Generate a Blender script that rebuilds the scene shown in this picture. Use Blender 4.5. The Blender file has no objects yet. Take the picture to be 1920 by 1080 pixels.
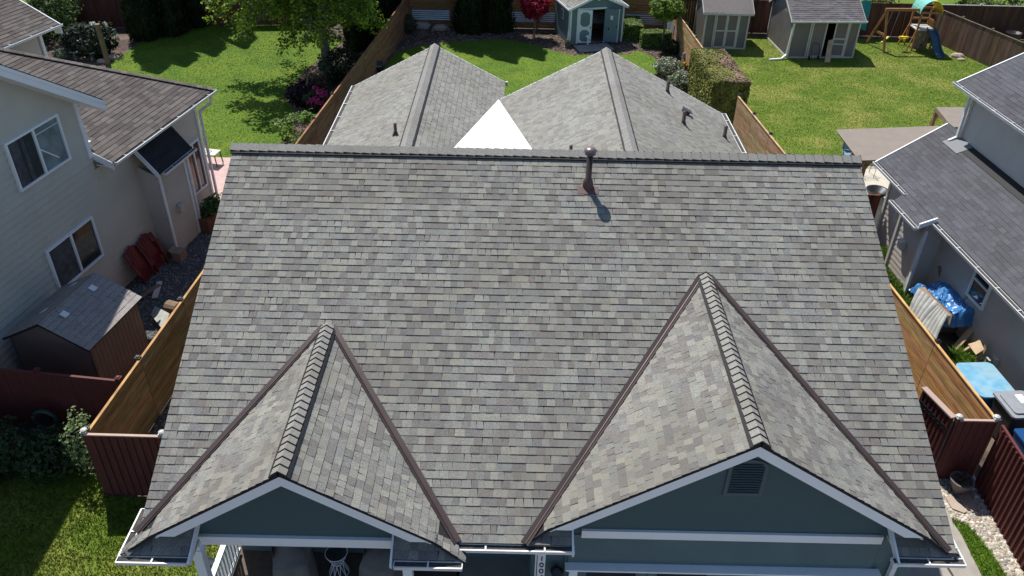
import bpy, math, random
import numpy as np
from mathutils import Vector, Matrix, noise as NZ
R = math.radians
SC = bpy.context.scene
COL = SC.collection
# ---------------------------------------------------------------- camera
CP = Vector((0, 0, 13.9))
FW = Vector((-0.00222797, 0.82592513, -0.56377541))
RT = Vector((0.99977848, 0.01363916, 0.01603023))
UP = Vector((-0.02092919, 0.56361481, 0.82577256))
FPX = 1534.464
cd = bpy.data.cameras.new('camera'); cam = bpy.data.objects.new('camera', cd); COL.objects.link(cam)
cam.matrix_world = Matrix(((RT.x, UP.x, -FW.x, CP.x), (RT.y, UP.y, -FW.y, CP.y), (RT.z, UP.z, -FW.z, CP.z), (0, 0, 0, 1)))
cd.sensor_width = 36; cd.sensor_fit = 'HORIZONTAL'; cd.lens = FPX / 1920 * 36; cd.clip_end = 1000; cd.clip_start = .1
SC.camera = cam
# ---------------------------------------------------------------- light
SEL, SAZ = 57, 26            # sun elevation, degrees left of the far direction
w = bpy.data.worlds.new('World'); SC.world = w; w.use_nodes = True
nt = w.node_tree; bg = nt.nodes['Background']
sky = nt.nodes.new('ShaderNodeTexSky'); sky.sky_type = 'NISHITA'; sky.sun_disc = False; sky.ozone_density = 3.0; sky.dust_density = .4
sky.sun_elevation = R(SEL); sky.sun_rotation = R(-SAZ)
nt.links.new(sky.outputs[0], bg.inputs[0]); bg.inputs[1].default_value = 0.10
sd = bpy.data.lights.new('sun', 'SUN'); sd.energy = 4.7; sd.angle = R(.53); sd.color = (1, .955, .89)
so = bpy.data.objects.new('sun', sd); COL.objects.link(so)
SV = Vector((-math.sin(R(SAZ)) * math.cos(R(SEL)), math.cos(R(SAZ)) * math.cos(R(SEL)), math.sin(R(SEL))))
so.rotation_euler = SV.to_track_quat('Z', 'Y').to_euler()
so.location = (0, 0, 40)
SC.view_settings.view_transform = 'Standard'; SC.view_settings.look = 'None'
SC.view_settings.exposure = 0.30; SC.view_settings.gamma = 1.0
SC.cycles.max_bounces = 6

# ---------------------------------------------------------------- measuring helpers (photo pixel -> point on a real plane)
def ray(u, v): return FW * FPX + RT * (u - 960) + UP * (540 - v)
def at(u, v, z=0.0):
    d = ray(u, v); return CP + d * ((z - CP.z) / d.z)
def on(u, v, P0, n):
    d = ray(u, v); n = Vector(n); return CP + d * ((Vector(P0) - CP).dot(n) / d.dot(n))

# ---------------------------------------------------------------- materials
MATS = {}
def mat(name, c1, c2=None, sc=6, rough=.75, bump=0, bsc=None, metal=0, attr=False, st=(1, 1, 1), det=4, trans=0, spec=.4, c3=None, sc3=.6, blotch=.5):
    m = bpy.data.materials.new(name); m.use_nodes = True; n = m.node_tree.nodes; L = m.node_tree.links
    b = n['Principled BSDF']; b.inputs['Roughness'].default_value = rough; b.inputs['Metallic'].default_value = metal
    b.inputs['Specular IOR Level'].default_value = spec
    geo = n.new('ShaderNodeNewGeometry'); mp = n.new('ShaderNodeMapping'); L.new(geo.outputs['Position'], mp.inputs[0])
    mp.inputs['Scale'].default_value = st
    col = None
    if attr:
        a = n.new('ShaderNodeAttribute'); a.attribute_name = 'Col'; col = a.outputs['Color']
    def noise(s, d=det):
        t = n.new('ShaderNodeTexNoise'); t.inputs['Scale'].default_value = s; t.inputs['Detail'].default_value = d
        L.new(mp.outputs[0], t.inputs['Vector']); return t
    c2 = c2 or c1
    t = noise(sc); r = n.new('ShaderNodeValToRGB'); L.new(t.outputs[0], r.inputs[0])
    r.color_ramp.elements[0].position = .35; r.color_ramp.elements[1].position = .65
    r.color_ramp.elements[0].color = (*c1, 1); r.color_ramp.elements[1].color = (*c2, 1)
    out = r.outputs[0]
    if c3:
        t3 = noise(sc3, 5); r3 = n.new('ShaderNodeValToRGB'); L.new(t3.outputs[0], r3.inputs[0])
        r3.color_ramp.elements[0].position = .45; r3.color_ramp.elements[1].position = .62
        r3.color_ramp.elements[0].color = (0, 0, 0, 1); r3.color_ramp.elements[1].color = (blotch,) * 3 + (1,)
        mx = n.new('ShaderNodeMix'); mx.data_type = 'RGBA'; L.new(r3.outputs[0], mx.inputs[0]); L.new(out, mx.inputs[6]); mx.inputs[7].default_value = (*c3, 1)
        out = mx.outputs[2]
    if attr:
        mx = n.new('ShaderNodeMix'); mx.data_type = 'RGBA'; mx.blend_type = 'MULTIPLY'; mx.inputs[0].default_value = 1
        L.new(col, mx.inputs[6]); L.new(out, mx.inputs[7]); out = mx.outputs[2]
    L.new(out, b.inputs['Base Color'])
    if bump:
        tb = noise(bsc or sc * 4, 3); bp = n.new('ShaderNodeBump'); bp.inputs['Strength'].default_value = bump; bp.inputs['Distance'].default_value = .02
        L.new(tb.outputs[0], bp.inputs['Height']); L.new(bp.outputs[0], b.inputs['Normal'])
    if trans:
        tr = n.new('ShaderNodeBsdfTranslucent'); L.new(out, tr.inputs[0]); ms = n.new('ShaderNodeMixShader'); ms.inputs[0].default_value = trans
        L.new(b.outputs[0], ms.inputs[1]); L.new(tr.outputs[0], ms.inputs[2]); L.new(ms.outputs[0], n['Material Output'].inputs[0])
    MATS[name] = m; return m
g = lambda x: (x, x, x)
SH = mat('shingle', g(.74), g(1.24), sc=48, det=9, rough=.9, attr=True, bump=.25, bsc=160, spec=.2, c3=(.80, .77, .72), sc3=.5, blotch=.55)
DECK = mat('roof_underlay', (.02, .02, .022), rough=.9)
BRN = mat('brown_metal', (.060, .042, .040), (.075, .052, .049), sc=3, rough=.42, metal=.25, spec=.6)
WHITE = mat('white_paint', (.87, .90, .92), (.84, .87, .90), sc=3, rough=.55)  # blue-tinted: skylight on the shaded trim mixed into the paint colour
WHITEG = mat('white_gutter', (.78, .79, .79), (.66, .67, .67), sc=5, rough=.4)
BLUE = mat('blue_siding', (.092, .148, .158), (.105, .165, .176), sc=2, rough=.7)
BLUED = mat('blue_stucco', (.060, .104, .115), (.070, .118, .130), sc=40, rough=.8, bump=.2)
BEIGE = mat('beige_siding', (.58, .555, .48), (.54, .515, .445), sc=1.5, rough=.75, bump=.08, bsc=25)
GREYS = mat('greige_siding', (.54, .495, .44), (.50, .455, .40), sc=1.5, rough=.75, bump=.08, bsc=25)
GLASS = mat('window_glass', (.015, .018, .022), (.03, .035, .04), sc=1.5, rough=.08, spec=.8)
GLASSB = mat('pale_window_glass', (.12, .17, .19), (.26, .32, .34), sc=2.2, rough=.12, spec=.8)
CURT = mat('curtain', (.10, .10, .105), (.06, .06, .07), sc=6, rough=.9)
BLACK = mat('black_gap', (.012, .012, .013), rough=.7)
GBED = mat('gutter_bed_dark', (.05, .045, .04), (.09, .08, .07), sc=12, rough=.95)  # for the added sheet that makes gutter interiors look dark
MEMB = mat('white_membrane', (.88, .88, .88), (.84, .84, .84), sc=2, rough=.5)
LEAF = mat('leaf', g(.8), g(1.25), sc=2.5, rough=.55, attr=True, trans=.42, spec=.35)
LEAFD = mat('needle_leaf', g(.75), g(1.2), sc=1.5, rough=.7, attr=True, spec=.2)
PETAL = mat('petal', g(.85), g(1.1), sc=5, rough=.6, attr=True, trans=.25)
BARK = mat('bark', (.13, .115, .10), (.22, .20, .18), sc=4, rough=.9, bump=.5, st=(1, 1, .3))
LAWN = mat('lawn', (.072, .145, .003), (.10, .18, .004), sc=1.1, rough=.9, bump=.6, bsc=40, c3=(.15, .215, .010), sc3=.45, blotch=.5, det=8)
LAWN2 = mat('worn_lawn', (.085, .150, .006), (.135, .195, .012), sc=1.6, rough=.9, bump=.6, bsc=40, c3=(.26, .26, .055), sc3=.5, blotch=.65, det=8)
BLADE = mat('grass_blade', g(.72), g(1.25), sc=1.3, rough=.6, attr=True, trans=.3, c3=(1.5, 1.25, 1.3), sc3=.5, blotch=.6, det=8)
SOIL = mat('soil', (.055, .036, .028), (.095, .066, .05), sc=5, rough=.95, bump=.8, bsc=25, det=8, c3=(.20, .15, .115), sc3=.8, blotch=.6)
GRAVD = mat('dark_gravel', (.045, .048, .05), (.13, .13, .13), sc=30, rough=.9, bump=1, bsc=40, det=6)
STONE = mat('pebble', g(.8), g(1.15), sc=12, rough=.8, attr=True)
CONC = mat('concrete', (.30, .275, .24), (.37, .34, .30), sc=3, rough=.85, bump=.1, bsc=60, det=8)
CONCL = mat('pale_concrete', (.50, .46, .38), (.56, .52, .44), sc=3, rough=.85)
PINK = mat('pink_paving', (.48, .33, .31), (.56, .40, .37), sc=4, rough=.85, det=8)
FLAG = mat('flagstone', (.38, .30, .24), (.46, .37, .30), sc=4, rough=.8)
CEDAR = mat('cedar', g(.72), g(1.25), sc=2.2, rough=.8, attr=True, st=(1, 1, 9), det=6)
REDP = mat('red_fence_paint', (.105, .026, .024), (.125, .034, .030), sc=4, rough=.7, st=(1, 1, .3))
BROWNW = mat('brown_fence_wood', g(.7), g(1.25), sc=5, rough=.85, attr=True, st=(1, 1, .15), det=6)
GALV = mat('galvanised_steel', (.42, .45, .48), (.55, .58, .60), sc=2, rough=.35, metal=.7, spec=.6)
SHGREY = mat('shed_grey_siding', (.20, .175, .165), (.23, .205, .19), sc=2, rough=.75)
TAUPE = mat('taupe_panel', (.20, .16, .15), (.22, .18, .165), sc=2, rough=.8)
TRIMC = mat('cream_trim', (.60, .58, .53), (.52, .50, .46), sc=3, rough=.6)
SHEDBLUE = mat('shed_blue', (.16, .235, .26), (.18, .26, .285), sc=2, rough=.7)
DARKIN = mat('dark_interior', (.01, .01, .011), rough=.9)
RESIN = mat('resin_wall', (.17, .12, .105), (.19, .14, .125), sc=2, rough=.6)
LUM = mat('lumber', (.42, .30, .18), (.52, .38, .24), sc=4, rough=.8, st=(1, 1, .3))
LUMD = mat('old_lumber', (.17, .12, .08), (.25, .18, .12), sc=4, rough=.85)
PWOOD = mat('playset_wood', (.30, .14, .05), (.38, .19, .075), sc=5, rough=.7)
TARP = mat('blue_tarp', (.03, .14, .38), (.06, .24, .52), sc=6, rough=.35, bump=.5, bsc=6, spec=.6)
TEAL = mat('teal_tarp', (.02, .30, .30), (.03, .36, .35), sc=6, rough=.5, bump=.4, bsc=5)
PANEL = mat('dirty_white_plastic', (.50, .51, .47), (.36, .36, .33), sc=5, rough=.5)
BINB = mat('black_plastic', (.022, .026, .032), (.03, .034, .04), sc=3, rough=.45)
BINL = mat('grey_plastic_lid', (.26, .28, .31), (.31, .33, .36), sc=4, rough=.45)
LTBLUE = mat('light_blue_cover', (.14, .36, .52), (.24, .48, .64), sc=5, rough=.5, c3=(.30, .42, .48), sc3=2.5, blotch=.6, det=8)
DKBLUE = mat('dark_blue_cloth', (.015, .085, .22), (.03, .13, .30), sc=8, rough=.6, bump=.5, bsc=10)
REDCH = mat('red_chair_paint', (.15, .018, .022), (.18, .025, .028), sc=4, rough=.55)
CARD = mat('cardboard', (.30, .22, .15), (.36, .27, .19), sc=5, rough=.9)
CANOPY = mat('taupe_canopy_fabric', (.235, .20, .17), (.255, .22, .185), sc=3, rough=.9)
COVER = mat('charcoal_cover_fabric', (.17, .155, .145), (.21, .19, .18), sc=4, rough=.9, bump=.3, bsc=9)
YEL = mat('yellow_plastic', (.75, .52, .03), (.80, .58, .05), sc=3, rough=.4)
GRNP = mat('green_plastic', (.18, .50, .42), (.22, .56, .48), sc=3, rough=.4)
SLIDE = mat('slide_blue_plastic', (.035, .08, .12), (.045, .10, .145), sc=3, rough=.3)
CAPW = mat('raw_wood_cap', (.46, .33, .27), (.52, .38, .31), sc=6, rough=.8)
DFLOOR = mat('porch_floor', (.10, .078, .062), (.13, .10, .082), sc=10, rough=.8)
LIGHTC = mat('clear_light_cap', (.55, .56, .52), (.65, .66, .62), sc=8, rough=.3)
MAROON = mat('maroon_plastic', (.07, .008, .016), rough=.4)
LAMPM = mat('lantern_dark_metal', (.03, .035, .04), rough=.4, metal=.5)

# ---------------------------------------------------------------- mesh builder
class MB:
    def __init__(s): s.v = []; s.f = []; s.c = []; s.cc = (1, 1, 1)
    def add(s, pts, faces, col=None):
        b = len(s.v); s.v += [tuple(p) for p in pts]
        for f in faces: s.f.append([b + i for i in f]); s.c.append(col or s.cc)
    def quad(s, *p, col=None): s.add(p, [list(range(len(p)))], col)
    def box(s, c, size, ax=None, col=None):
        ex, ey, ez = ax or (Vector((1, 0, 0)), Vector((0, 1, 0)), Vector((0, 0, 1)))
        c = Vector(c); a, b, d = (k / 2 for k in size)
        P = [c + ex * (i * a) + ey * (j * b) + ez * (k * d) for i in (-1, 1) for j in (-1, 1) for k in (-1, 1)]
        s.add(P, [(0, 1, 3, 2), (4, 6, 7, 5), (0, 4, 5, 1), (2, 3, 7, 6), (0, 2, 6, 4), (1, 5, 7, 3)], col)
    def bar(s, p0, p1, wd, h, up=(0, 0, 1), col=None):
        p0 = Vector(p0); p1 = Vector(p1); ez = (p1 - p0); L = ez.length; ez.normalize(); u = Vector(up)
        if abs(ez.dot(u)) > .99: u = Vector((0, 1, 0))
        ex = ez.cross(u).normalized(); ey = ex.cross(ez).normalized()
        s.box((p0 + p1) / 2, (wd, h, L), (ex, ey, ez), col)
    def tube(s, pts, r, n=8, col=None, cap=True):
        pts = [Vector(p) for p in pts]; rs = r if isinstance(r, (list, tuple)) else [r] * len(pts); V = []; F = []
        for i, p in enumerate(pts):
            d = (pts[min(i + 1, len(pts) - 1)] - pts[max(i - 1, 0)]).normalized()
            a = Vector((0, 0, 1)) if abs(d.z) < .9 else Vector((1, 0, 0)); ex = d.cross(a).normalized(); ey = d.cross(ex)
            for k in range(n):
                t = 2 * math.pi * k / n; V.append(p + (ex * math.cos(t) + ey * math.sin(t)) * rs[i])
        for i in range(len(pts) - 1):
            for k in range(n): F.append((i * n + k, i * n + (k + 1) % n, (i + 1) * n + (k + 1) % n, (i + 1) * n + k))
        if cap: F.append(tuple(range(n))); F.append(tuple(range((len(pts) - 1) * n, len(pts) * n)))
        s.add(V, F, col)
    def lathe(s, c, prof, n=12, col=None):      # prof: (r, z) list
        c = Vector(c); s.tube([c + Vector((0, 0, z)) for r, z in prof], [r for r, z in prof], n, col) if False else None
        V = []; F = []
        for r, z in prof:
            for k in range(n):
                t = 2 * math.pi * k / n; V.append(c + Vector((r * math.cos(t), r * math.sin(t), z)))
        for i in range(len(prof) - 1):
            for k in range(n): F.append((i * n + k, i * n + (k + 1) % n, (i + 1) * n + (k + 1) % n, (i + 1) * n + k))
        F.append(tuple(range(n))); F.append(tuple(range((len(prof) - 1) * n, len(prof) * n))); s.add(V, F, col)
    def plate(s, poly, nrm, t, col=None):       # polygon extruded by t along -nrm
        poly = [Vector(p) for p in poly]; nn = Vector(nrm).normalized(); k = len(poly)
        s.add(poly + [p - nn * t for p in poly], [tuple(range(k)), tuple(range(2 * k - 1, k - 1, -1))] + [(i, k + i, k + (i + 1) % k, (i + 1) % k) for i in range(k)], col)
    def build(s, name, m, parent=None, smooth=False):
        me = bpy.data.meshes.new(name); base = Vector((0, 0, 0))
        if parent: base = wl(parent)
        me.from_pydata([(x - base.x, y - base.y, z - base.z) for x, y, z in s.v], [], s.f)
        if any(c != (1, 1, 1) for c in s.c):
            a = me.color_attributes.new('Col', 'FLOAT_COLOR', 'CORNER')
            arr = np.ones((len(me.loops), 4), np.float32); i = 0
            for f, c in zip(s.f, s.c):
                arr[i:i + len(f), :3] = c; i += len(f)
            a.data.foreach_set('color', arr.ravel())
        else:
            a = me.color_attributes.new('Col', 'FLOAT_COLOR', 'CORNER'); a.data.foreach_set('color', np.ones(len(me.loops) * 4, np.float32))
        if smooth: me.polygons.foreach_set('use_smooth', [True] * len(me.polygons))
        me.materials.append(m); me.update()
        o = bpy.data.objects.new(name, me); COL.objects.link(o)
        if parent: o.parent = parent
        return o
def wl(o):
    p = Vector((0, 0, 0))
    while o: p += o.location; o = o.parent
    return p
def tag(o, label, cat, group=None):
    o['label'] = label; o['category'] = cat
    if group: o['group'] = group
    return o
def thing(name, loc, label, cat, group=None):
    o = bpy.data.objects.new(name, None); COL.objects.link(o); o.location = loc; o.empty_display_size = .2
    return tag(o, label, cat, group)
def copy_tree(o, parent=None):
    c = o.copy(); COL.objects.link(c); c.parent = parent
    for ch in list(o.children): copy_tree(ch, c)
    return c
def struct(name, mb, m, stuff=False):
    o = mb.build(name, m); o['kind'] = 'stuff' if stuff else 'structure'; return o
X, Y, Z = Vector((1, 0, 0)), Vector((0, 1, 0)), Vector((0, 0, 1))

# ---------------------------------------------------------------- shingled / lapped surfaces
def clip(poly, cp):           # Sutherland-Hodgman, cp convex ccw
    out = poly
    for i in range(len(cp)):
        ax, ay = cp[i]; bx, by = cp[(i + 1) % len(cp)]; inp = out; out = []
        if not inp: return []
        def side(p): return (bx - ax) * (p[1] - ay) - (by - ay) * (p[0] - ax)
        for j in range(len(inp)):
            p, q = inp[j], inp[(j + 1) % len(inp)]; sp, sq = side(p), side(q)
            if sp >= 0: out.append(p)
            if (sp >= 0) != (sq >= 0):
                t = sp / (sp - sq); out.append((p[0] + (q[0] - p[0]) * t, p[1] + (q[1] - p[1]) * t))
    return out
def ccw(p):
    a = sum(p[i][0] * p[(i + 1) % len(p)][1] - p[(i + 1) % len(p)][0] * p[i][1] for i in range(len(p)))
    return p if a > 0 else p[::-1]
LIGHT_T, MID_T, DARK_T = (.268, .263, .231), (.226, .223, .203), (.188, .179, .167)
def tone_main(r):
    k = r.random(); b = LIGHT_T if k < .27 else (MID_T if k < .68 else DARK_T); j = r.uniform(.93, 1.07); e = r.uniform(-.006, .006)
    return (b[0] * j + e, b[1] * j, b[2] * j - e)
def tone_soft(r):
    k = r.random(); b = (.285, .282, .25) if k < .3 else ((.258, .256, .230) if k < .7 else (.230, .222, .205)); j = r.uniform(.96, 1.04); return (b[0] * j, b[1] * j, b[2] * j)
def tone_brown(r):
    j = r.uniform(.72, 1.28); return (.128 * j, .112 * j, .103 * j)
def tone_slate(r):
    j = r.uniform(.84, 1.14); return (.098 * j, .100 * j, .112 * j)
def courses(mb, O, U, V, polys, ex=.143, tab=(.10, .17), th=(.006, .014), tone=tone_main, seed=1, same=.12, jit=.0, lean=.012):
    O = Vector(O); U = Vector(U).normalized(); V = Vector(V).normalized(); N = U.cross(V)
    polys = [ccw(list(p)) for p in polys]
    u0 = min(p[0] for q in polys for p in q); u1 = max(p[0] for q in polys for p in q)
    v0 = min(p[1] for q in polys for p in q); v1 = max(p[1] for q in polys for p in q)
    for k in range(math.floor(v0 / ex), math.ceil(v1 / ex)):
        r = random.Random(seed * 7919 + k); va = k * ex; u = u0 - r.uniform(0, tab[1]); col = tone(r); t = r.uniform(*th); sh = va + r.uniform(-jit, jit)
        while u < u1:
            wd = r.uniform(*tab)
            if r.random() > same: col = tone(r)
            t = th[1] if r.random() < .45 else r.uniform(th[0], th[1] * .7)
            a = u; b = u + wd; l0 = lean * r.uniform(-1, 1)
            for cp in polys:
                q = clip([(a, sh), (b, sh), (b + l0, va + ex + .004), (a - l0, va + ex + .004)], cp)
                if len(q) < 3: continue
                P = [O + U * x + V * y + N * (.003 + t * (1 - (y - sh) / (ex + .004))) for x, y in q]
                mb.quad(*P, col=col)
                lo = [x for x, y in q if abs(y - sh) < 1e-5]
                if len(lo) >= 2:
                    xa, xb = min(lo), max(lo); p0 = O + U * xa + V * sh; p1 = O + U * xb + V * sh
                    mb.quad(p0 - N * .002, p1 - N * .002, p1 + N * (.003 + t), p0 + N * (.003 + t), col=tuple(c * .45 for c in col))  # butt faces darkened: shade below each course painted into the colour
            u = b
def roof_slope(parent, name, O, Ud, m, plan, tone=tone_main, seed=1, ex=.143, tab=(.10, .17), th=(.006, .014), matr=None, deck=.09, label=None, same=.12, decks=None):
    """O: point on the eave line; Ud: horizontal eave direction with the slope rising to its left; plan: convex plan polygons"""
    O = Vector(O); Ux = Vector((Ud[0], Ud[1], 0)).normalized(); Vh = Vector((-Ux.y, Ux.x, 0)); c = 1 / math.sqrt(1 + m * m)
    V = (Vh * c + Z * (m * c)); N = Ux.cross(V)
    uv = [[((Vector((x, y, 0)) - Vector((O.x, O.y, 0))).dot(Ux), (Vector((x, y, 0)) - Vector((O.x, O.y, 0))).dot(Vh) / c) for x, y in q] for q in plan]
    mb = MB(); courses(mb, O, Ux, V, uv, ex, tab, th, tone, seed, same)
    o = mb.build(name, matr or SH, parent)
    d = MB()
    for q in uv: d.plate([O + Ux * a + V * b for a, b in ccw(list(q))], N, deck)
    d.build('roof_deck', DECK, o)
    if label: o['label'] = label
    return o
def lap(mb, O, U, V, poly, ex=.17, th=.014):     # horizontal lap siding on a vertical wall
    courses(mb, O, U, V, poly if isinstance(poly[0][0], (tuple, list)) else [poly], ex, (50, 60), (th, th + .001), lambda r: (1, 1, 1.0001), 1, 1, 0, 0)
def gutter(parent, p0, p1, outw, name='gutter', w=.12, h=.075, m=None, ends=True):
    p0 = Vector(p0); p1 = Vector(p1); o = Vector(outw).normalized(); d = (p1 - p0).normalized(); mb = MB(); t = .012
    L = (p1 - p0).length; c = (p0 + p1) / 2
    mb.box(c + o * (w - t / 2) - Z * (h / 2), (L, t, h), (d, o, Z)); mb.box(c + o * (w + .004) - Z * .006, (L, .018, .014), (d, o, Z))
    mb.box(c + o * (w / 2) - Z * (h - t / 2 + .001), (L - .002, w - .02, t), (d, o, Z)); mb.box(c + o * (t / 2) - Z * (h / 2), (L, t, h), (d, o, Z))
    if ends:
        for p in (p0, p1): mb.box(p + o * (w / 2) - Z * (h / 2), (t, w, h + .004), (d, o, Z))
    k = max(1, int(L / .9))
    for i in range(k): mb.box(p0 + d * L * (i + .5) / k + o * (w / 2) + Z * .004, (.025, w, .01), (d, o, Z))
    g_ = mb.build(name, m or WHITEG, parent); q = MB(); q.box(c + o * (w / 2 + .0) - Z * (h * .32), (L - .03, w - .03, .02), (d, o, Z)); q.build('gutter_bed', GBED, g_)  # dark sheet added inside so the channel looks dark
    return g_
def ridge_caps(parent, p0, p1, name, m1, side, wd=.15, ex=.143, th=.02, vent=True, tone=None, slopes=(.5, .5), seed=3, lift=.03):
    """caps laid from p0 to p1, exposed butts facing p0"""
    p0 = Vector(p0); p1 = Vector(p1); d = (p1 - p0).normalized(); L = (p1 - p0).length; s = Vector(side).normalized()
    r = random.Random(seed); mb = MB(); n = int(L / ex)
    a = (s - Z * slopes[0]).normalized(); b = (-s - Z * slopes[1]).normalized()
    for i in range(n + 1):
        q0 = p0 + d * (i * ex); q1 = p0 + d * min(L, (i + 1) * ex + .02); col = (tone or (lambda r: (lambda j: tuple(c * j for c in (.285, .277, .252)))(r.uniform(.93, 1.05))))(r)
        h0 = lift + th; h1 = lift + .002; wd2 = wd * r.uniform(.97, 1.03)
        A0, B0, C0 = q0 + a * wd2 + Z * h0, q0 + Z * (h0 + .012), q0 + b * wd2 + Z * h0
        A1, B1, C1 = q1 + a * wd2 + Z * h1, q1 + Z * (h1 + .012), q1 + b * wd2 + Z * h1
        mb.quad(B0, B1, A1, A0, col=col); mb.quad(B0, C0, C1, B1, col=col)
        dk = tuple(c * .25 for c in col)  # butts and side edges get the shade under each cap as colour
        dz = Z * (th + .004)
        mb.quad(A0, A0 - dz, B0 - dz, B0, col=dk); mb.quad(B0, B0 - dz, C0 - dz, C0, col=dk)
        mb.quad(A0, A1, A1 - Z * .01, A0 - dz, col=dk); mb.quad(C0, C0 - dz, C1 - Z * .01, C1, col=dk)
    o = mb.build(name, SH, parent)
    if vent:
        v = MB()
        for e in (a, b):
            nn = d.cross(e); nn = nn if nn.z > 0 else -nn
            c = (p0 + p1) / 2 + e * (wd * .5 + .012) + nn * (lift * .42)
            v.box(c, (L, wd + .02, lift * .8), (d, e, nn))
        v.build('ridge_vent', BLACK, o)
    return o

# ================================================================= GROUND AND SURFACES
def sheet(name, pts, z, m, extra=None):
    mb = MB(); mb.quad(*[Vector((p[0], p[1], z)) for p in pts]); return struct(name, mb, m)
mb = MB(); mb.quad((-250, -150, 0), (250, -150, 0), (250, 350, 0), (-250, 350, 0)); struct('ground', mb, SOIL)
def px(*q): return [tuple(at(u, v)[:2]) for u, v in q]
L_LEFT = [(-10.9, 28.9)] + px((545, 262), (556, 215), (530, 178), (578, 128), (640, 80), (560, 50), (470, 30), (410, 40), (300, 62), (262, 80), (205, 122), (190, 140)) + [(-24, 34.5), (-24, 28.9)]
L_MID = px((730, 190), (712, 140), (740, 100), (800, 84), (870, 78), (935, 74), (985, 80), (1040, 96), (1075, 104), (1180, 102), (1196, 95), (1222, 105), (1240, 120), (1237, 135), (1222, 146)) + [(6.2, 35), (3, 27), (-5, 27)]
def seg(p, q, n): return [(p[0] + (q[0] - p[0]) * i / n, p[1] + (q[1] - p[1]) * i / n) for i in range(n)]
L_RIGHT = [(9.3, 29.3), (8.45, 45.6), (23.0, 45.6), (24.1, 41.5), (26.5, 34.5), (24, 29.3)]
L_FRONT = px((0, 860), (120, 850), (165, 880), (196, 905), (205, 935)) + [(-8.9, 12.0), (-5.6, 12.0), (-5.75, 8.6), (-6.15, 7.7), (-6.6, 4), (-14, 4)]
L_FRT = px((1783, 975), (1812, 985), (1835, 1010), (1862, 1045), (1885, 1080)) + [(9.6, 5), (8.4, 5)] + px((1840, 1080), (1800, 1000))
sheet('lawn_left', L_LEFT, .012, LAWN); sheet('lawn_middle', L_MID, .012, LAWN); sheet('lawn_right', L_RIGHT, .012, LAWN2)
sheet('lawn_front', L_FRONT, .012, LAWN2); sheet('lawn_strip', L_FRT, .036, LAWN)
sheet('side_gravel', [(-13.5, 13.6), (-8.8, 13.6), (-8.0, 26.5), (-11.2, 26.9), (-13, 22)], .008, GRAVD)
sheet('paved_patio', [(-11.6, 25.2), (-7.9, 25.2), (-7.7, 28.9), (-10.9, 28.9), (-13, 28.9), (-13, 25.2)], .02, PINK)
sheet('right_patio', [(9.5, 24.1), (18, 24.1), (18, 29.3), (9.3, 29.3)], .03, CONCL)
sheet('side_path', [(7.0, 12.9), (9.55, 12.9), (8.85, 10.9), (8.95, 10.0), (8.55, 5), (7.0, 5)], .016, CONC)
sheet('driveway', [(.4, 8.4), (8.3, 8.4), (8.3, -12), (.4, -12)], .022, CONC)
sheet('river_gravel_bed', [(8.8, 13.3), (10.6, 13.3), (10.6, 3), (9.0, 3), (9.0, 10), (8.9, 11)], .010, CONC)
sheet('side_strip', [(10.2, 13.3), (13.6, 13.3), (13.2, 27), (9.0, 27)], .008, SOIL)
mb = MB(); mb.quad((-60, 46.6, .01), (70, 46.6, .01), (70, 120, .01), (-60, 120, .01)); struct('field', mb, LAWN)

# ---- grass blades, pebbles (numpy)
def inside(P, poly):
    x, y = P[:, 0], P[:, 1]; r = np.zeros(len(P), bool); n = len(poly)
    for i in range(n):
        x1, y1 = poly[i]; x2, y2 = poly[(i + 1) % n]
        c = ((y1 > y) != (y2 > y)) & (x < (x2 - x1) * (y - y1) / ((y2 - y1) + 1e-12) + x1); r ^= c
    return r
def raw_mesh(name, V, F, C, m, stuff=True, smooth=False):
    me = bpy.data.meshes.new(name); k = F.shape[1]
    me.vertices.add(len(V)); me.vertices.foreach_set('co', V.astype(np.float32).ravel())
    me.loops.add(F.size); me.loops.foreach_set('vertex_index', F.astype(np.int32).ravel())
    me.polygons.add(len(F)); me.polygons.foreach_set('loop_start', np.arange(0, F.size, k, dtype=np.int32)); me.polygons.foreach_set('loop_total', np.full(len(F), k, np.int32))
    if smooth: me.polygons.foreach_set('use_smooth', np.ones(len(F), bool))
    me.update(calc_edges=True)
    a = me.color_attributes.new('Col', 'FLOAT_COLOR', 'CORNER'); a.data.foreach_set('color', np.concatenate([np.repeat(C, k, 0), np.ones((F.size, 1))], 1).astype(np.float32).ravel())
    me.materials.append(m); o = bpy.data.objects.new(name, me); COL.objects.link(o)
    if stuff: o['kind'] = 'stuff'
    return o
def grass(poly, n, label, h=.06, wd=.02, z=.012, seed=1, base=(.10, .19, .02), dry=.25):
    rg = np.random.default_rng(seed); P = np.array(poly); lo, hi = P.min(0), P.max(0); out = []
    tot = 0
    while tot < n:
        q = rg.uniform(lo, hi, (n, 2)); q = q[inside(q, poly)]; out.append(q); tot += len(q)
    q = np.concatenate(out)[:n]; a = rg.uniform(0, 2 * np.pi, n); H = h * rg.uniform(.5, 1.3, n); le = rg.normal(0, .7, (n, 2)) * H[:, None]
    dx = np.stack([np.cos(a), np.sin(a)], 1) * wd * rg.uniform(.6, 1.4, n)[:, None]
    V = np.zeros((n, 3, 3)); V[:, 0, :2] = q - dx; V[:, 1, :2] = q + dx; V[:, :2, 2] = z; V[:, 2, :2] = q + le; V[:, 2, 2] = z + H
    C = np.array(base) * rg.uniform(.82, 1.16, (n, 1)); d = rg.random(n) < dry; C[d] = np.array((.19, .22, .022)) * rg.uniform(.7, 1.1, (d.sum(), 1))
    o = raw_mesh('grass', V.reshape(-1, 3), np.arange(n * 3).reshape(-1, 3), C, BLADE); o['label'] = label; o['category'] = 'grass'
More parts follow.
